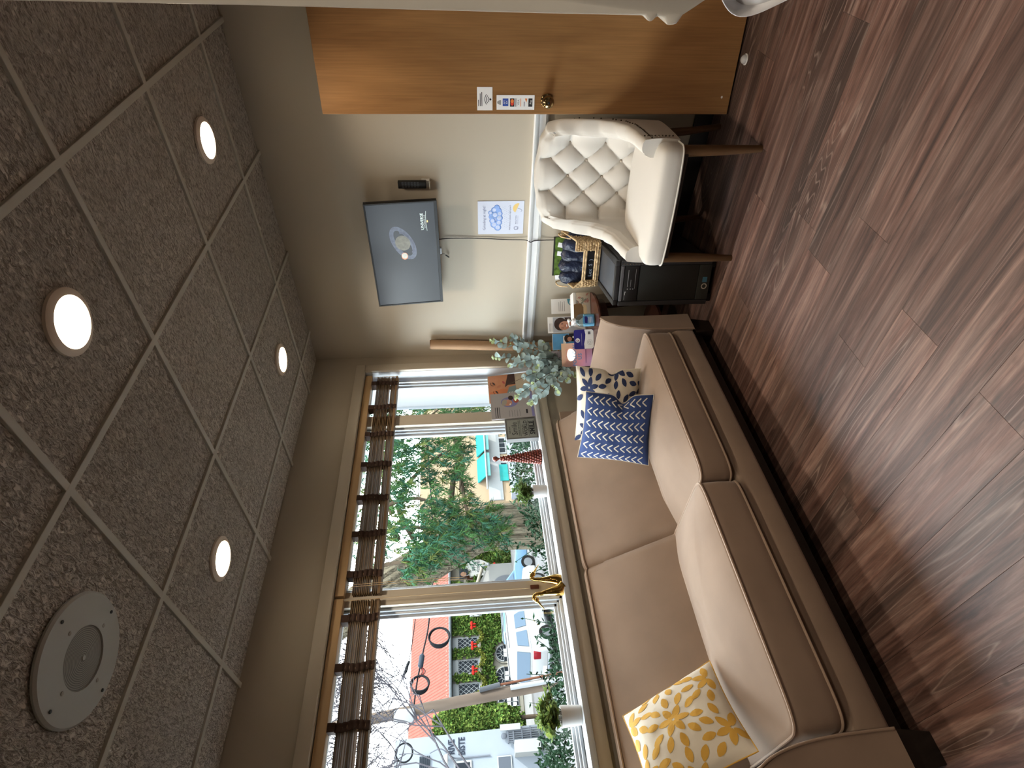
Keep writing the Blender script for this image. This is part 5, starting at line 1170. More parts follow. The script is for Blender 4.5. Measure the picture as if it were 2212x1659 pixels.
# ---- hedge below the window
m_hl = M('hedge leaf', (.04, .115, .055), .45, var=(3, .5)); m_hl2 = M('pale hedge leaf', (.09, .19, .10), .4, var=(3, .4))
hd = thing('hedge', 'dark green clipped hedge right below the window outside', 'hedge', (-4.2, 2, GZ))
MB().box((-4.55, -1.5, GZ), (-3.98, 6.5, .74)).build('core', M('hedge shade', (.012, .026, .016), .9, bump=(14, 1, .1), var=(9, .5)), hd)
def hp(r):
    y = r.uniform(-1.2, 6.3); top = .80+.10*math.sin(y*2.3)+.07*noise.noise(Vector((y*2.5, 0, 7)))
    if r.random() < .62: return Vector((r.uniform(-4.65, -3.85), y, top-r.random()**2*.35+r.uniform(0, .10))), Vector((.2, 0, .7))
    return Vector((-3.92+r.uniform(-.05, .08), y, r.uniform(.1, top))), Vector((.8, 0, .2))
for k, mt_ in enumerate((m_hl, m_hl2)):
    m = MB(); leaves(m, 15000 if k == 0 else 6000, hp, .042, rr, aspect=.26); m.build('foliage', mt_, hd, kind='stuff')
tw_ = MB()
for k in range(60):
    y = rr.uniform(-.5, 4.5); p = Vector((rr.uniform(-4.5, -3.9), y, .75)); q = p+Vector((rr.uniform(-.15, .15), rr.uniform(-.2, .2), rr.uniform(.15, .33))); tw_.tube([p, q], [.004, .002], 4)
    for _ in range(7):
        s_ = p.lerp(q, rr.uniform(.3, 1)); leaves(tw_, 1, lambda r: (s_, Vector((0, 0, .4))), .05, rr, aspect=.26)
tw_.build('shoots', m_hl, hd, kind='stuff')

# ---- cedar: thick leaning trunk and drooping sprays
m_bark = M('furrowed bark', (.40, .345, .25), .9, var=(5, .3), bump=(9, 1.0, .12), stretch=(3, 3, .35)); m_branch = M('grey brown branch', (.16, .12, .085), .9, var=(8, .3))
cd_ = thing('cedar_tree', 'tall conifer with a thick furrowed trunk and drooping green sprays outside', 'tree', (-7.25, 4.44, GZ))
def trunk(u, v):
    z = GZ+8.2*v; c = Vector((-7.25, 4.44, z))
    if z > 1.2: c += Vector((-.10*(z-1.2), -.52*(z-1.2)-.06*(z-1.2)**2*.3, 0))
    r = .335-.012*(z-GZ)+.10*math.exp(-(z-GZ)/.4); a = 2*PI*u
    r *= 1+.055*math.sin(17*a+1.3*math.sin(z*2.1))+.04*math.sin(29*a+z*1.7)+.05*noise.noise(Vector((math.cos(a)*2, math.sin(a)*2, z*1.2)))
    return (c.x+r*math.cos(a), c.y+r*math.sin(a), z)
MB().grid(trunk, 120, 60, cu=True).build('trunk', m_bark, cd_, smooth=True, ang=80)
brs = [[(-7.2, 4.2, 2.9), (-6.6, 4.6, 2.75), (-6.1, 5.1, 2.35), (-5.9, 5.6, 1.75)], [(-7.2, 4.3, 2.2), (-6.5, 4.45, 2.35), (-6.1, 4.75, 1.95), (-6.0, 5.0, 1.45)], [(-7.1, 4.4, 1.7), (-6.4, 4.75, 1.60), (-6.1, 4.45, 1.50), (-6.0, 3.9, 1.42), (-5.95, 3.62, 1.12)],
       [(-7.2, 4.1, 2.6), (-6.5, 3.95, 2.55), (-6.1, 3.8, 2.15), (-6.0, 3.65, 1.45)], [(-7.3, 3.8, 3.0), (-6.6, 3.5, 2.9), (-6.2, 3.4, 2.3), (-6.1, 3.3, 1.95)], [(-7.0, 4.6, 2.5), (-6.5, 5.1, 2.6), (-6.2, 5.6, 2.4)], [(-7.0, 4.2, 2.4), (-6.3, 4.2, 2.5), (-6.0, 4.15, 2.1), (-5.95, 4.0, 1.75)], [(-6.05, 5.1, 1.55), (-6.0, 4.7, 1.47), (-6.0, 4.25, 1.52)]]
for b_ in brs:
    s_ = spline(b_, 8); MB().tube(s_, [.045*(1-.8*k/len(s_)) for k in range(len(s_))], 7).build('branch', m_branch, cd_, smooth=True)
cl = [(5.02, 2.21, .19), (5.01, 1.9, .19), (5.07, 1.55, .13), (4.49, 2.24, .13), (4.62, 2.01, .11), (4.6, 1.71, .11), (4.17, 2.28, .13), (3.8, 2.21, .2), (4.04, 1.88, .12), (3.78, 1.82, .22), (3.89, 1.54, .17), (3.54, 2.03, .16), (3.52, 1.71, .17), (3.62, 1.44, .19), (3.67, 1.21, .14), (3.6, 1.10, .09), (3.28, 2.13, .13), (3.3, 1.92, .11), (4.83, 2.35, .12), (5.4, 2.3, .3), (5.7, 1.9, .35), (5.6, 1.5, .25), (4.4, 2.6, .3), (3.6, 2.6, .25), (4.9, 2.7, .3), (5.5, 2.75, .35), (6.1, 2.2, .4), (6.0, 1.3, .3), (4.7, 1.62, .06), (4.4, 1.55, .07)]
mats_n = [M('cedar green', (.085, .21, .065), .7, var=(2, .4)), M('cedar blue green', (.075, .23, .14), .7, var=(2, .4)), M('cedar olive', (.20, .25, .07), .7, var=(2, .4))]
fol = [MB(), MB(), MB()]
for (y, z, r) in cl:
    for k in range(int(16+r*420*r+r*165)):
        a, e, q = rr.uniform(0, 2*PI), rr.uniform(-1, 1), rr.random()**.4*r*1.15
        c = Vector((-6+rr.uniform(-.35, .35), y+q*math.cos(a), z+q*math.sin(a))); dr = Vector((rr.uniform(-.5, .5), rr.uniform(-.7, .5), -.55)).normalized(); f = fol[rr.choice((0, 0, 1, 1, 2))]
        for i in range(18):
            t = rr.random(); p = c+dr*.15*t; d = (dr*.8+Vector((rr.uniform(-1, 1), rr.uniform(-1, 1), rr.uniform(-.8, .6)))).normalized(); L = rr.uniform(.06, .13)*(1-.3*t); w = d.orthogonal().normalized()*.0055
            f.add([p-w, p+w, p+d*L], [(0, 1, 2)])
for k in range(3): fol[k].build('needles', mats_n[k], cd_, kind='stuff')

# ---- bare twiggy tree
bt = thing('bare_tree', 'bare thin-branched tree against the sky at the near end of the window', 'tree', (-9.4, 1.85, GZ))
twg = MB(); rr = random.Random(31)
def grow(p, d, L, r, dep):
    pts = [p]; 
    for k in range(4): d = (d+Vector((rr.uniform(-.16, .16), rr.uniform(-.22, .22), rr.uniform(-.08, .16)))).normalized(); p = p+d*L/4; pts.append(p)
    twg.tube(pts, [max(.0052, r*(1-.4*k/4)) for k in range(5)], 5, caps=False)
    if dep:
        for k in range(3): grow(pts[rr.choice((2, 3, 4, 4))], (d+Vector((rr.uniform(-.7, .7), rr.uniform(-.95, .95), rr.uniform(-.45, .45)))).normalized(), L*rr.uniform(.6, .85), r*.66, dep-1)
for k, (dy, dx) in enumerate(((.5, 0), (1.0, .1), (1.6, -.1), (2.4, 0))): grow(Vector((-9.4, 1.85, 1.3+.15*k)), Vector((dx, dy, 1)).normalized(), 1.05, .016, 5)
twg.build('twigs', M('grey twig', (.20, .19, .22), .9), bt, kind='stuff')
MB().tube([(-9.4, 1.85, GZ), (-9.42, 1.82, 0), (-9.4, 1.85, 1.35)], [.045, .035, .028], 8).build('trunk', m_branch, bt, smooth=True)

# ---- utility pole with cables and coils
up_ = thing('utility_pole', 'leaning wooden utility pole with white box and conduit outside', 'pole', (-12, 3.95, GZ))
MB().tube([(-12, 3.95, GZ), (-12, 3.30, 4.6)], [.115, .095], 18).build('pole', M('weathered pole', (.26, .20, .16), .9, var=(6, .3), stretch=(1, 1, .15)), up_, smooth=True)
MB().box((-11.90, 3.28, 2.58), (-11.82, 3.50, 2.95)).build('meter_box', M('white box', (.62, .64, .66), .5), up_, bevel=.01)
MB().tube([(-11.88, 3.92, -1.6), (-11.88, 3.73, .75)], .045, 12).build('conduit', M('white conduit', (.66, .68, .72), .5), up_, smooth=True)
MB().tube([(-11.86, 4.06, -1.6), (-11.88, 3.80, .95)], .022, 10).build('conduit', M('rust conduit', (.30, .13, .08), .7), up_, smooth=True)
MB().tube([(-11.87, 3.80, .95), (-11.87, 3.73, 1.35)], .045, 10).build('bracket', M('grey bracket', (.16, .17, .19), .6), up_, smooth=True)
m_cable = M('black cable', (.025, .027, .032), .6)
def cable(label, pts, r): MB().tube(spline(pts, 8), r, 6).solo('overhead_cable', m_cable, label, 'cable', smooth=True)
cable('black overhead cable with coil running from the pole past the conifer', [(-12, 3.42, 2.62), (-12, 4.0, 2.56), (-12, 4.55, 2.46), (-12, 5.3, 2.34), (-12, 7.1, 2.29), (-12, 12, 2.6)], .017)
cable('thin upper overhead cable above the red roof', [(-12.05, 3.36, 3.2), (-12.1, 4.12, 2.86), (-12.1, 4.45, 2.74), (-12.1, 6, 2.62), (-12.1, 9, 2.7)], .010)
cable('thin overhead cable rising to the near end of the window', [(-12, 3.36, 3.4), (-12, 2.83, 2.90), (-12, 2.2, 2.95), (-12, 0, 3.2)], .010)
def coil(y, z, r, label, rings=3):
    o = thing('cable_coil', label, 'cable', (-12, y, z-r), group='black cable coils hanging on the wire')
    for k in range(rings): MB().tube([(-12+.02*k, y+(r-.012*k)*math.cos(a)+.01*k, z+(r+.008*k)*math.sin(a)) for a in [2*PI*q/28 for q in range(28)]], .016, 6, closed=True).build('loop', m_cable, o, smooth=True)
coil(4.83, 2.13, .20, 'black cable coil hanging left of the conifer'); coil(3.95, 2.50, .165, 'black cable coil next to the utility pole'); coil(2.83, 2.75, .15, 'faint thin cable coil over the white building', 1)
sc_ = thing('splice_case', 'black cylindrical splice case on the overhead cable', 'splice case', (-12, 4.40, 2.42))
MB().tube([(-12, 4.26, 2.50), (-12, 4.30, 2.50), (-12, 4.50, 2.475), (-12, 4.54, 2.47)], [.02, .055, .055, .02], 14).build('case', M('slate plastic', (.07, .09, .12), .5), sc_, smooth=True)
for k in range(3): MB().tube(spline([(-12, 4.28, 2.49-.01*k), (-11.98, 4.18, 2.46-.03*k), (-12, 4.08, 2.52)], 6), .008, 5).build('lead', M('red lead', (.5, .06, .05), .5) if k == 1 else m_cable, sc_, smooth=True)
sp2_ = MB().tube([(-12.1, 4.45, 2.74), (-12.1, 4.12, 2.86)], .028, 10).solo('splice_case', m_cable, 'long thin black splice tube above the red roof', 'splice case', smooth=True)

# ---- ivy covered building across the street
m_ivy = [M('ivy leaf', (.13, .25, .05), .7, var=(1.2, .4)), M('ivy leaf light', (.27, .38, .08), .7, var=(1.2, .35))]
iv = thing('ivy_building', 'ivy covered building with red tile roof and lattice windows across the street', 'building', (-43, 17, GZ))
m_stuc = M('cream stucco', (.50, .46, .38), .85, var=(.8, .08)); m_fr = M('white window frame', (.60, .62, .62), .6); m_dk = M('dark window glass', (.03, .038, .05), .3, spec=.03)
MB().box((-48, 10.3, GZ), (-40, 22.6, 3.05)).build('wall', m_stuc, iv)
def roof_mat():
    m = M('red clay tiles', (.52, .17, .13), .8, var=(3, .12)); n = m.node_tree.nodes; l = m.node_tree.links; b = n['Principled BSDF']; tc = n.new('ShaderNodeTexCoord')
    w = n.new('ShaderNodeTexWave'); w.bands_direction = 'Y'; w.inputs['Scale'].default_value = 1.6; l.new(tc.outputs['Object'], w.inputs['Vector'])
    bp = n.new('ShaderNodeBump'); bp.inputs['Strength'].default_value = .8; bp.inputs['Distance'].default_value = .1; l.new(w.outputs['Fac'], bp.inputs['Height']); l.new(bp.outputs[0], b.inputs['Normal']); return m
m_roof = roof_mat()
rf = MB().hexa([(-48.6, 9.6, 3.05), (-39.3, 9.6, 3.05), (-39.3, 23.0, 3.05), (-48.6, 23.0, 3.05)], [(-44.2, 10.6, 6.1), (-43.6, 10.6, 6.1), (-43.6, 22.4, 6.1), (-44.2, 22.4, 6.1)]).build('roof', m_roof, iv)
MB().tube([(-39.27, 9.6, 3.06), (-39.27, 23.0, 3.06)], .10, 8).build('gutter', M('grey gutter', (.22, .25, .27), .5), rf, smooth=True)
bl = MB()
for k in range(46): bl.ball((-39.0, 10+.3*k, 3.30), .035, 6, 4)
bl.build('roof_lights', M('roof light bulb', (.75, .62, .5), .4), rf, kind='stuff')
def window_at(y0, y1, z0, z1, nm_='window', lattice=True):
    f = MB().box((-39.97, y0, z0), (-39.90, y1, z1)).build(nm_, m_fr, iv)
    MB().box((-39.90, y0+.10, z0+.12), (-39.885, y1-.10, z1-.40)).build('pane', m_dk, f)
    la = MB(); n_ = 5
    for k in range(-n_, n_+1):
        for s_ in (-1, 1):
            yc = (y0+y1)/2; zc = (z0+.12+z1-.40)/2; hy, hz = (y1-y0)/2-.10, (z1-z0-.52)/2
            a = [(t, s_*t*1.25+k*.34) for t in [-hy+2*hy*q/20 for q in range(21)]]; a = [(t, q) for t, q in a if abs(q) <= hz]
            if len(a) > 1: la.tube([(-39.88, yc+a[0][0], zc+a[0][1]), (-39.88, yc+a[-1][0], zc+a[-1][1])], .016, 4)
    la.build('lattice', m_fr, f, kind='stuff')
    MB().box((-39.97, y0-.06, z0-.14), (-39.72, y1+.06, z0)).build('ledge', m_stuc, f)
wins = [(15.15, 15.98, 1.15, 2.95), (13.54, 14.51, 1.15, 2.95), (12.0, 13.04, 1.15, 2.95)]
for w_ in wins: window_at(*w_)
MB().tube([(-39.75, 16.4, .73), (-39.75, 11.2, .80)], .035, 6).build('rail_pipe', M('black pipe', (.03, .03, .03), .5), iv)
def arch_window(yc, hw, zb, zt):
    MB().prism([(-39.99, yc+hw*1.25*math.cos(a), zt-hw+hw*1.25*math.sin(a)) for a in [PI*k/14 for k in range(15)]]+[(-39.99, yc-hw*1.25, zb-.3), (-39.99, yc+hw*1.25, zb-.3)], (.10, 0, 0)).build('arch_surround', m_stuc, iv)
    f = MB().prism([(-39.88, yc+hw*math.cos(a), zt-hw+hw*math.sin(a)) for a in [PI*k/14 for k in range(15)]]+[(-39.88, yc-hw, zb), (-39.88, yc+hw, zb)], (.015, 0, 0)).build('arch_window', m_dk, iv)
    br = MB()
    for q in (-.5, 0, .5): br.tube([(-39.85, yc+q*hw, zb), (-39.85, yc+q*hw, zt-hw)], .02, 4)
    for z in (zb, zb+(zt-hw-zb)*.5, zt-hw): br.tube([(-39.85, yc-hw, z), (-39.85, yc+hw, z)], .02, 4)
    for a in (.5, 1.05, 1.57, 2.1, 2.65): br.tube([(-39.85, yc+.35*hw*math.cos(a), zt-hw+.35*hw*math.sin(a)), (-39.85, yc+hw*math.cos(a), zt-hw+hw*math.sin(a))], .02, 4)
    br.tube([(-39.85, yc+hw*math.cos(a), zt-hw+hw*math.sin(a)) for a in [PI*k/14 for k in range(15)]], .05, 5); br.tube([(-39.85, yc+.35*hw*math.cos(a), zt-hw+.35*hw*math.sin(a)) for a in [PI*k/10 for k in range(11)]], .02, 4)
    br.build('glazing_bars', m_fr, f, kind='stuff')
    for (q, z) in ((-.3, zb+.25), (.25, zb+.2), (-.2, zb+.62), (.3, zb+.6)): MB().box((-39.875, yc+q*hw-.11, z-.1), (-39.86, yc+q*hw+.11, z+.13)).build('notice', m_paper, f)
arch_window(14.72, .52, -1.25, .02); arch_window(13.25, .58, -1.25, .12); arch_window(11.7, .55, -1.25, .05)
MB().box((-39.98, 11.0, GZ), (-39.93, 15.35, -.75)).build('plinth', m_stuc, iv)
rr = random.Random(77)
def ivp(r):
    while True:
        y, z = r.uniform(10.2, 22.6), r.uniform(GZ, 3.0)
        if any(a-.05 < y < b+.05 and c-.1 < z for a, b, c, d in wins): continue
        if y < 15.4 and z < .25-.10*math.sin(y*3) and y > 10.9: continue
        if 19.4 < y < 20.6 and z < .55: continue
        if 20.95 < y < 21.5 and .35 < z < 1.75: continue
        if 19.9 < y < 21.1 and 1.9 < z: continue
        return Vector((-39.85+r.uniform(-.05, .25)+.12*math.sin(y*3.1)*math.sin(z*4), y, z)), Vector((.9, 0, -.5))
for k in range(2):
    m = MB(); leaves(m, 9000 if k == 0 else 4500, ivp, .24, rr, aspect=.36); m.build('ivy', m_ivy[k], iv, kind='stuff')
gar = thing('garland', 'yellow green leaf garland swagged under the upper windows with red bows', 'garland', (-39.4, 14.5, .9))
m_gar = M('garland leaf', (.30, .33, .06), .7, var=(2, .3)); m_bow = M('red bow', (.70, .035, .025), .6)
sw = MB(); ys = [16.5, 15.15, 13.58, 12.1]
for a, b in zip(ys, ys[1:]):
    def gp(r): t = r.random(); return Vector((-39.45+r.uniform(-.1, .1), a+(b-a)*t+r.uniform(-.07, .07), 1.5-.62*math.sin(PI*t)+r.uniform(-.10, .10))), Vector((.6, 0, .1))
    leaves(sw, 260, gp, .16, rr, aspect=.3)
sw.build('leaves', m_gar, gar, kind='stuff')
for y in ys[:3]:
    m = MB()
    for s_ in (-1, 1): m.ball((-39.3, y+s_*.14, 1.58), (.08, .16, .11), 10, 6); m.ball((-39.3, y+s_*.09, 1.40), (.05, .06, .14), 8, 6)
    m.ball((-39.25, y, 1.56), .07, 8, 6); m.build('bow', m_bow, gar, smooth=True)
# real-estate office front at the right of the ivy building
re_ = thing('office_sign', 'white rounded plaque lettered Real Estate on the ivy building', 'sign', (-39.55, 21.2, .15))
RP = Pan((-39.50, 20.95, 1.1), (0, 1, 0), (0, 0, 1)); m = MB(); m.prism([RP.at(x, y, -.08) for x, y in [(-.75, -.95), (-.75, .75), (-.35, .75), (.0, .80), (.30, .65), (.55, .25), (.58, -.3), (.35, -.75), (.15, -.95)]], RP.n*.08); m.build('plaque', M('white plaque', (.68, .68, .66), .6), re_)
m = MB(); RP.text(m, 'REAL', -.02, .10, .30, .01, .9); m.build('lettering', m_inko, re_); m = MB(); RP.text(m, 'ESTATE', -.02, -.28, .30, .01, .9); m.build('lettering', m_inko, re_)
MB().box((-39.45, 20.25, .0), (-39.36, 20.75, .32)).build('lamp_box', m_dk, re_); MB().box((-39.46, 19.95, 1.75), (-39.36, 20.75, 2.35)).build('crest_panel', m_dk, re_)
m = MB(); RP.ell(m, -.62, .95, .18, .22, .16); m.build('crest', M('crest brown', (.35, .2, .13), .6), re_)
MB().ball((-39.35, 20.92, -.28), (.08, .20, .12), 10, 6).build('bow', m_bow, re_, smooth=True)
ar_ = thing('office_sign', 'white sign beginning AR half hidden by the window mullion', 'sign', (-39.5, 17.6, .9)); RP2 = Pan((-39.5, 17.65, 1.1), (0, 1, 0), (0, 0, 1)); m = MB(); RP2.slab(m, -.45, -.25, .6, .6, -.05, 0); m.build('board', m_fr, ar_); m = MB(); RP2.text(m, 'ARC', 0, -.05, .40, .01); m.build('lettering', m_inko, ar_)
po_ = thing('white_portico', 'white arched entrance porch at the foot of the ivy wall', 'porch', (-38.8, 19.8, GZ))
MB().prism([(-39.2, y, z) for y, z in [(18.2, GZ), (18.2, 1.0), (18.9, 1.15), (20.0, .45), (20.6, .2), (20.6, GZ)]], (.6, 0, 0)).build('arch_wall', M('white porch wall', (.66, .65, .62), .7), po_)
MB().tube([(-38.5, 18.6, 1.25), (-38.5, 20.65, .55)], .12, 10).build('arch_rail', M('cream rail', (.56, .52, .42), .7), po_, smooth=True)
MB().prism([(-38.58, 18.9+.75*math.cos(a), -.95+.9*math.sin(a)) for a in [PI*k/12 for k in range(13)]]+[(-38.58, 18.15, GZ), (-38.58, 19.65, GZ)], (.02, 0, 0)).build('arch_opening', M('porch shade', (.34, .36, .40), .7), po_)
lp_ = thing('street_lamp', 'short white lamp bracket beside the real estate plaque', 'lamp', (-38.4, 20.45, .3)); MB().tube([(-38.4, 20.45, .3), (-38.4, 20.35, .75)], .06, 8).build('stem', m_fr, lp_); MB().ball((-38.4, 20.5, .22), .12, 10, 8).build('globe', m_fr, lp_, smooth=True)

# ---- brown and white house behind the trunk, house with turquoise awnings
hb = thing('brown_house', 'brown walled house with white windows seen past the trunk', 'building', (-44, 28, GZ))
MB().box((-51, 24.75, GZ), (-44.1, 38, 3.0)).build('wall', M('brown siding', (.40, .25, .18), .8, var=(1, .08)), hb)
for y0, y1, z0, z1 in ((24.95, 26.0, -.4, 1.8), (27.0, 28.1, -.4, 1.8)):
    f = MB().box((-44.1, y0, z0), (-44.0, y1, z1)).build('window', m_fr, hb)
    for i in range(2):
        for j in range(3): MB().box((-44.0, y0+.12+i*.45, z0+.12+j*.68), (-43.98, y0+.48+i*.45, z0+.68+j*.68)).build('pane', m_dk, f)
MB().box((-44.1, 24.8, GZ), (-43.9, 27.2, -1.15)).build('garage_door', M('pale blue door', (.42, .47, .58), .6), hb)
MB().hexa([(-51.5, 24.4, 3.0), (-43.6, 24.4, 3.0), (-43.6, 38, 3.0), (-51.5, 38, 3.0)], [(-47.8, 26.5, 5.4), (-47.4, 26.5, 5.4), (-47.4, 37, 5.4), (-47.8, 37, 5.4)]).build('roof', M('grey shingles', (.30, .28, .26), .9, var=(3, .15)), hb)
ha = thing('awning_house', 'pale orange house with turquoise window awnings across the street', 'building', (-32, 24, GZ))
MB().box((-35, 20.2, GZ), (-30.05, 30, 4.5)).build('wall', M('apricot stucco', (.62, .46, .30), .85, var=(.6, .06)), ha)
MB().box((-30.05, 20.3, -.75), (-29.95, 30, .15)).build('white_band', m_fr, ha)
m_turq = M('turquoise canvas', (.04, .48, .46), .6, var=(2, .06))
for y0, y1 in ((23.75, 25.6), (21.65, 23.5)):
    f = MB().box((-30.05, y0+.2, -1.2), (-29.97, y1-.2, .25)).build('window', m_fr, ha)
    for j in range(2):
        for i in range(3): MB().box((-29.97, y0+.30+i*.42, -1.12+j*.64), (-29.955, y0+.66+i*.42, -.56+j*.64)).build('pane', m_dk, f)
    MB().hexa([(-29.98, y0, .70), (-29.25, y0, .24), (-29.25, y1, .24), (-29.98, y1, .70)], [(-29.98, y0, .82), (-29.25, y0, .30), (-29.25, y1, .30), (-29.98, y1, .82)]).build('awning', m_turq, ha)
    MB().box((-29.27, y0, .0), (-29.24, y1, .27)).build('valance', M('pale turquoise canvas', (.20, .52, .50), .6), ha)
MB().box((-29.96, 21.7, -1.18), (-29.93, 23.0, -.62)).build('teal_panel', m_turq, ha)
MB().tube([(-29.2, 20.6, .26), (-29.2, 27, .26)], .05, 8).build('rail', m_fr, ha)
MB().box((-29.9, 20.2, GZ), (-29.2, 30, -1.22)).build('ramp_wall', M('lilac white wall', (.52, .55, .64), .7), ha)

# ---- white building at the near end
wb = thing('white_building', 'white shaded building with dark lettering at the near end of the window', 'building', (-33, 2, GZ))
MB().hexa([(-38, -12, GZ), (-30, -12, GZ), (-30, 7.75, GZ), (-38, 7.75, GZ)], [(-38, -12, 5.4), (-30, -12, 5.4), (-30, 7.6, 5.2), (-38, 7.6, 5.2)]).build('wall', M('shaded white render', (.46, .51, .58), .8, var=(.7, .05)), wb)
WP = Pan((-29.99, 7.13, 2.0), (0, 1, 0), (0, 0, 1))
for t_, z in (('RIVE', .52), ('BISTE', .05)):
    m = MB(); WP.text(m, t_, 0, z, .40, .02, .75, .03); m.build('lettering', m_inko, wb)
f = MB().box((-30, 5.6, 1.75), (-29.93, 6.55, 2.55)).build('window', m_fr, wb); MB().box((-29.93, 5.68, 1.83), (-29.92, 6.47, 2.47)).build('pane', m_dk, f)
f = MB().box((-30, 5.95, -.05), (-29.93, 6.60, .60)).build('window', m_fr, wb); MB().box((-29.93, 6.0, .0), (-29.92, 6.55, .55)).build('pane', M('grey blind', (.16, .18, .22), .5), f)
vt = MB()
for k in range(6): vt.box((-29.97, 6.40, 3.62+.08*k), (-29.90, 6.85, 3.67+.08*k))
vt.build('vent', m_dk, wb, kind='stuff')
MB().tube(spline([(-29.7, 6.9, 3.6), (-29.6, 7.0, 3.1), (-29.8, 6.7, 2.62), (-29.95, 6.66, 2.3), (-29.95, 6.66, .9)], 6), .03, 6).build('conduit', M('grey pipe', (.25, .27, .32), .5), wb, smooth=True)
MB().lathe([(.22, 0), (.16, .16), (.05, .22), (.01, .23)], (-29.7, 6.62, 2.80), 16).build('lamp_shade', m_fr, wb, smooth=True)
MB().box((-30.0, 6.5, -1.35), (-29.2, 7.0, -.2)).build('planter_box', m_fr, wb)
gt = thing('iron_gate', 'grey wrought gate with scrolled finial beside the white building', 'gate', (-29.8, 7.35, GZ))
for k in range(7): MB().box((-29.86, 7.06+.085*k, -1.5), (-29.80, 7.10+.085*k, .08)).build('bar', M('gate grey', (.20, .22, .26), .6) if k == 0 else bpy.data.materials['gate grey'], gt)
for z in (-1.4, -1.0, -.6, -.2, .05): MB().box((-29.88, 7.03, z-.03), (-29.78, 7.66, z+.03)).build('cross_bar', bpy.data.materials['gate grey'], gt)
MB().ball((-29.83, 7.34, .24), (.05, .14, .14), 10, 6).build('finial', bpy.data.materials['gate grey'], gt, smooth=True)
MB().box((-29.78, 7.55, -.55), (-29.74, 7.80, .40)).build('notice_board', m_fr, gt)
sh_ = thing('tall_shrub', 'tall clipped green shrub between the white building and the pole', 'shrub', (-30.5, 8.3, GZ))
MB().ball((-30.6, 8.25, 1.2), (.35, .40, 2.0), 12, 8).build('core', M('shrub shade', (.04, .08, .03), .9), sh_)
def shp(r):
    z = r.uniform(-.5, 3.5); w = .55-.12*abs(z-1.5)/2+.1*math.sin(z*5); a = r.uniform(-PI/2, PI/2)
    return Vector((-30.6+w*math.cos(a)*1.0, 8.22+.10*(1.5-z)*.3+w*math.sin(a), z)), Vector((.6, 0, -.4))
for k in range(2):
    m = MB(); leaves(m, 1700, shp, .20, rr, aspect=.34); m.build('foliage', m_ivy[k], sh_, kind='stuff')
MB().tube([(-30.6, 8.25, GZ), (-30.6, 8.25, -.3)], .10, 8).build('trunk', m_branch, sh_, smooth=True)

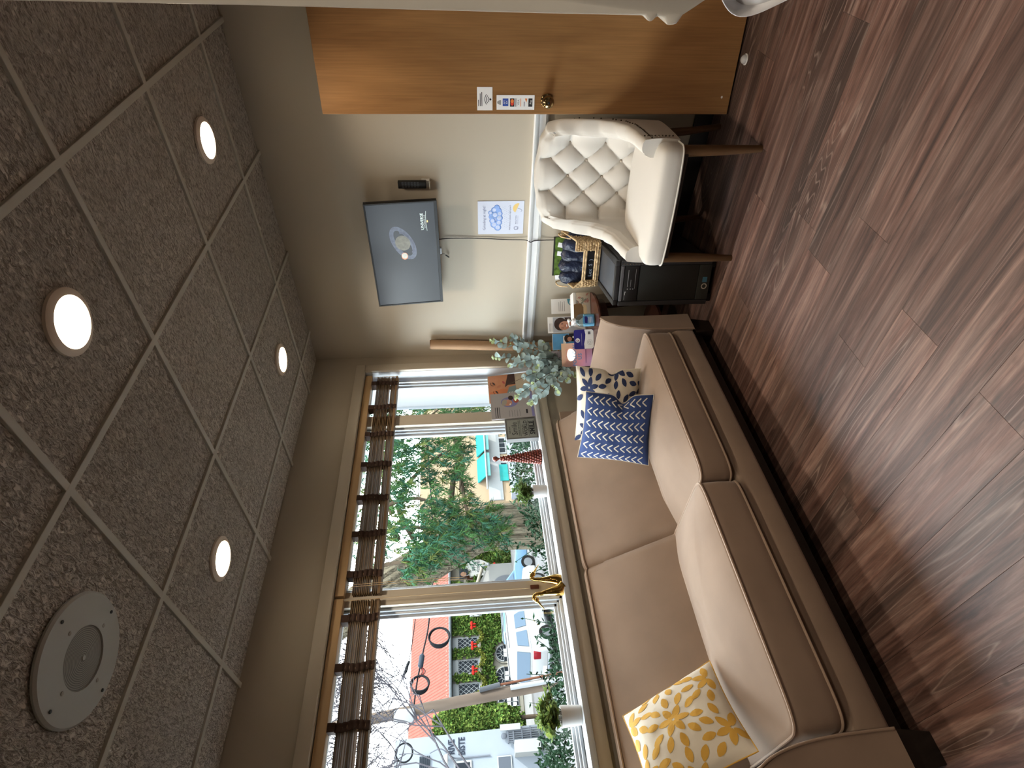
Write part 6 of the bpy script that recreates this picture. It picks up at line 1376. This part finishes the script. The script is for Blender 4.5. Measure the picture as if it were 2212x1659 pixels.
# ---- parked vehicles
m_carw = M('white car paint', (.60, .61, .62), .25); m_carb = M('pale blue car paint', (.20, .36, .55), .25); m_cgl = M('car glass', (.16, .24, .34), .15, spec=.05); m_tyre = M('tyre', (.02, .02, .02), .8); m_rim = M('alloy', (.45, .46, .48), .3, .8); m_tail = M('red tail lamp', (.35, .02, .03), .2)
def car(name, label, loc, head, L, Wd, H, paint, hatch):
    o = thing(name, label, 'car', loc, math.atan2(head[1], head[0])); h2 = Wd/2        # local +x is forwards
    lo = [(-L/2, .35), (-L/2-.02, .75), (-L/2+.06, 1.02), (L/2-1.15, 1.05), (L/2-.15, .88), (L/2, .62), (L/2-.02, .32)]
    body = MB(); n = len(lo)
    ws = [(h2*.94, 0), (h2, .0)]
    vs = [(x, -h2, z) for x, z in lo]+[(x, h2, z) for x, z in lo]
    body.add(vs, [tuple(range(n)), tuple(range(2*n-1, n-1, -1))]+[(i, n+i, n+(i+1) % n, (i+1) % n) for i in range(n)]); body.build('body', paint, o, bevel=.07, seg=3, local=True)
    r0, r1 = (-L/2+.08, -L/2+.42) if hatch else (-L/2+.5, -L/2+1.0); f0, f1 = L/2-1.15, L/2-1.95; b, t = 1.0, H
    cb = [(r0, -h2+.03, b), (f0, -h2+.03, b), (f0, h2-.03, b), (r0, h2-.03, b)]; ct_ = [(r1, -h2+.20, t), (f1, -h2+.20, t), (f1, h2-.20, t), (r1, h2-.20, t)]
    MB().hexa(cb, ct_).build('cabin', paint, o, bevel=.06, seg=3, local=True)
    def pane_(nm_, quad, out):
        q = [Vector(p) for p in quad]; c = sum(q, Vector())/4; off = Vector(out)*.015; MB().prism([c+(p-c)*.86+off for p in q], off*.6).build(nm_, m_cgl, o, local=True)
    LP = lambda i, k, v: Vector(cb[i]).lerp(Vector(ct_[k]), v)
    pane_('rear_window', [LP(0, 0, .06), LP(3, 3, .06), LP(3, 3, .74), LP(0, 0, .74)], (-1, 0, .3)); pane_('windscreen', [LP(1, 1, .08), LP(2, 2, .08), LP(2, 2, .85), LP(1, 1, .85)], (1, 0, .3))
    for s_, (i0, i1) in ((-1, (0, 1)), (1, (3, 2))):
        A, B, Cc, D = LP(i0, i0, .10), LP(i1, i1, .10), LP(i1, i1, .70), LP(i0, i0, .70)
        for u0, u1 in ((.03, .30), (.33, .63), (.66, .98)): pane_('side_window', [A.lerp(B, u0), A.lerp(B, u1), D.lerp(Cc, u1), D.lerp(Cc, u0)], (0, s_, .25))
        MB().tube([(r1+.1, s_*(h2-.28), t+.03), (f1-.1, s_*(h2-.28), t+.03)], .025, 6).build('roof_rail', m_rim, o, local=True)
        MB().box((-L/2-.035, s_*(h2-.04), .72), (-L/2+.10, s_*(h2-.36), .98)).build('tail_lamp', m_tail, o, bevel=.02, local=True)
        for x in (-L/2+.85, L/2-.9):
            MB().tube([(x, s_*(h2-.20), .34), (x, s_*(h2+.01), .34)], .34, 24).build('tyre', m_tyre, o, smooth=True, local=True); MB().tube([(x, s_*(h2+.0), .34), (x, s_*(h2+.02), .34)], .21, 16).build('rim', m_rim, o, smooth=True, local=True)
    MB().box((-L/2-.05, -.26, .50), (-L/2-.01, .26, .62)).build('number_plate', m_paper, o, local=True)
    MB().box((-L/2-.06, -h2+.05, .30), (-L/2+.1, h2-.05, .48)).build('bumper', m_rim, o, bevel=.03, local=True)
    return o
car('white_suv', 'white sport utility vehicle parked outside beyond the hedge', (-22.7, 9.45, GZ), (-.40, .92), 4.7, 1.95, 1.78, m_carw, True)
car('blue_car', 'pale blue car parked in front of the ivy wall', (-26.3, 12.2, GZ), (.05, 1), 4.5, 1.85, 1.72, m_carb, True)
# distant bare trees and a pale garden beyond
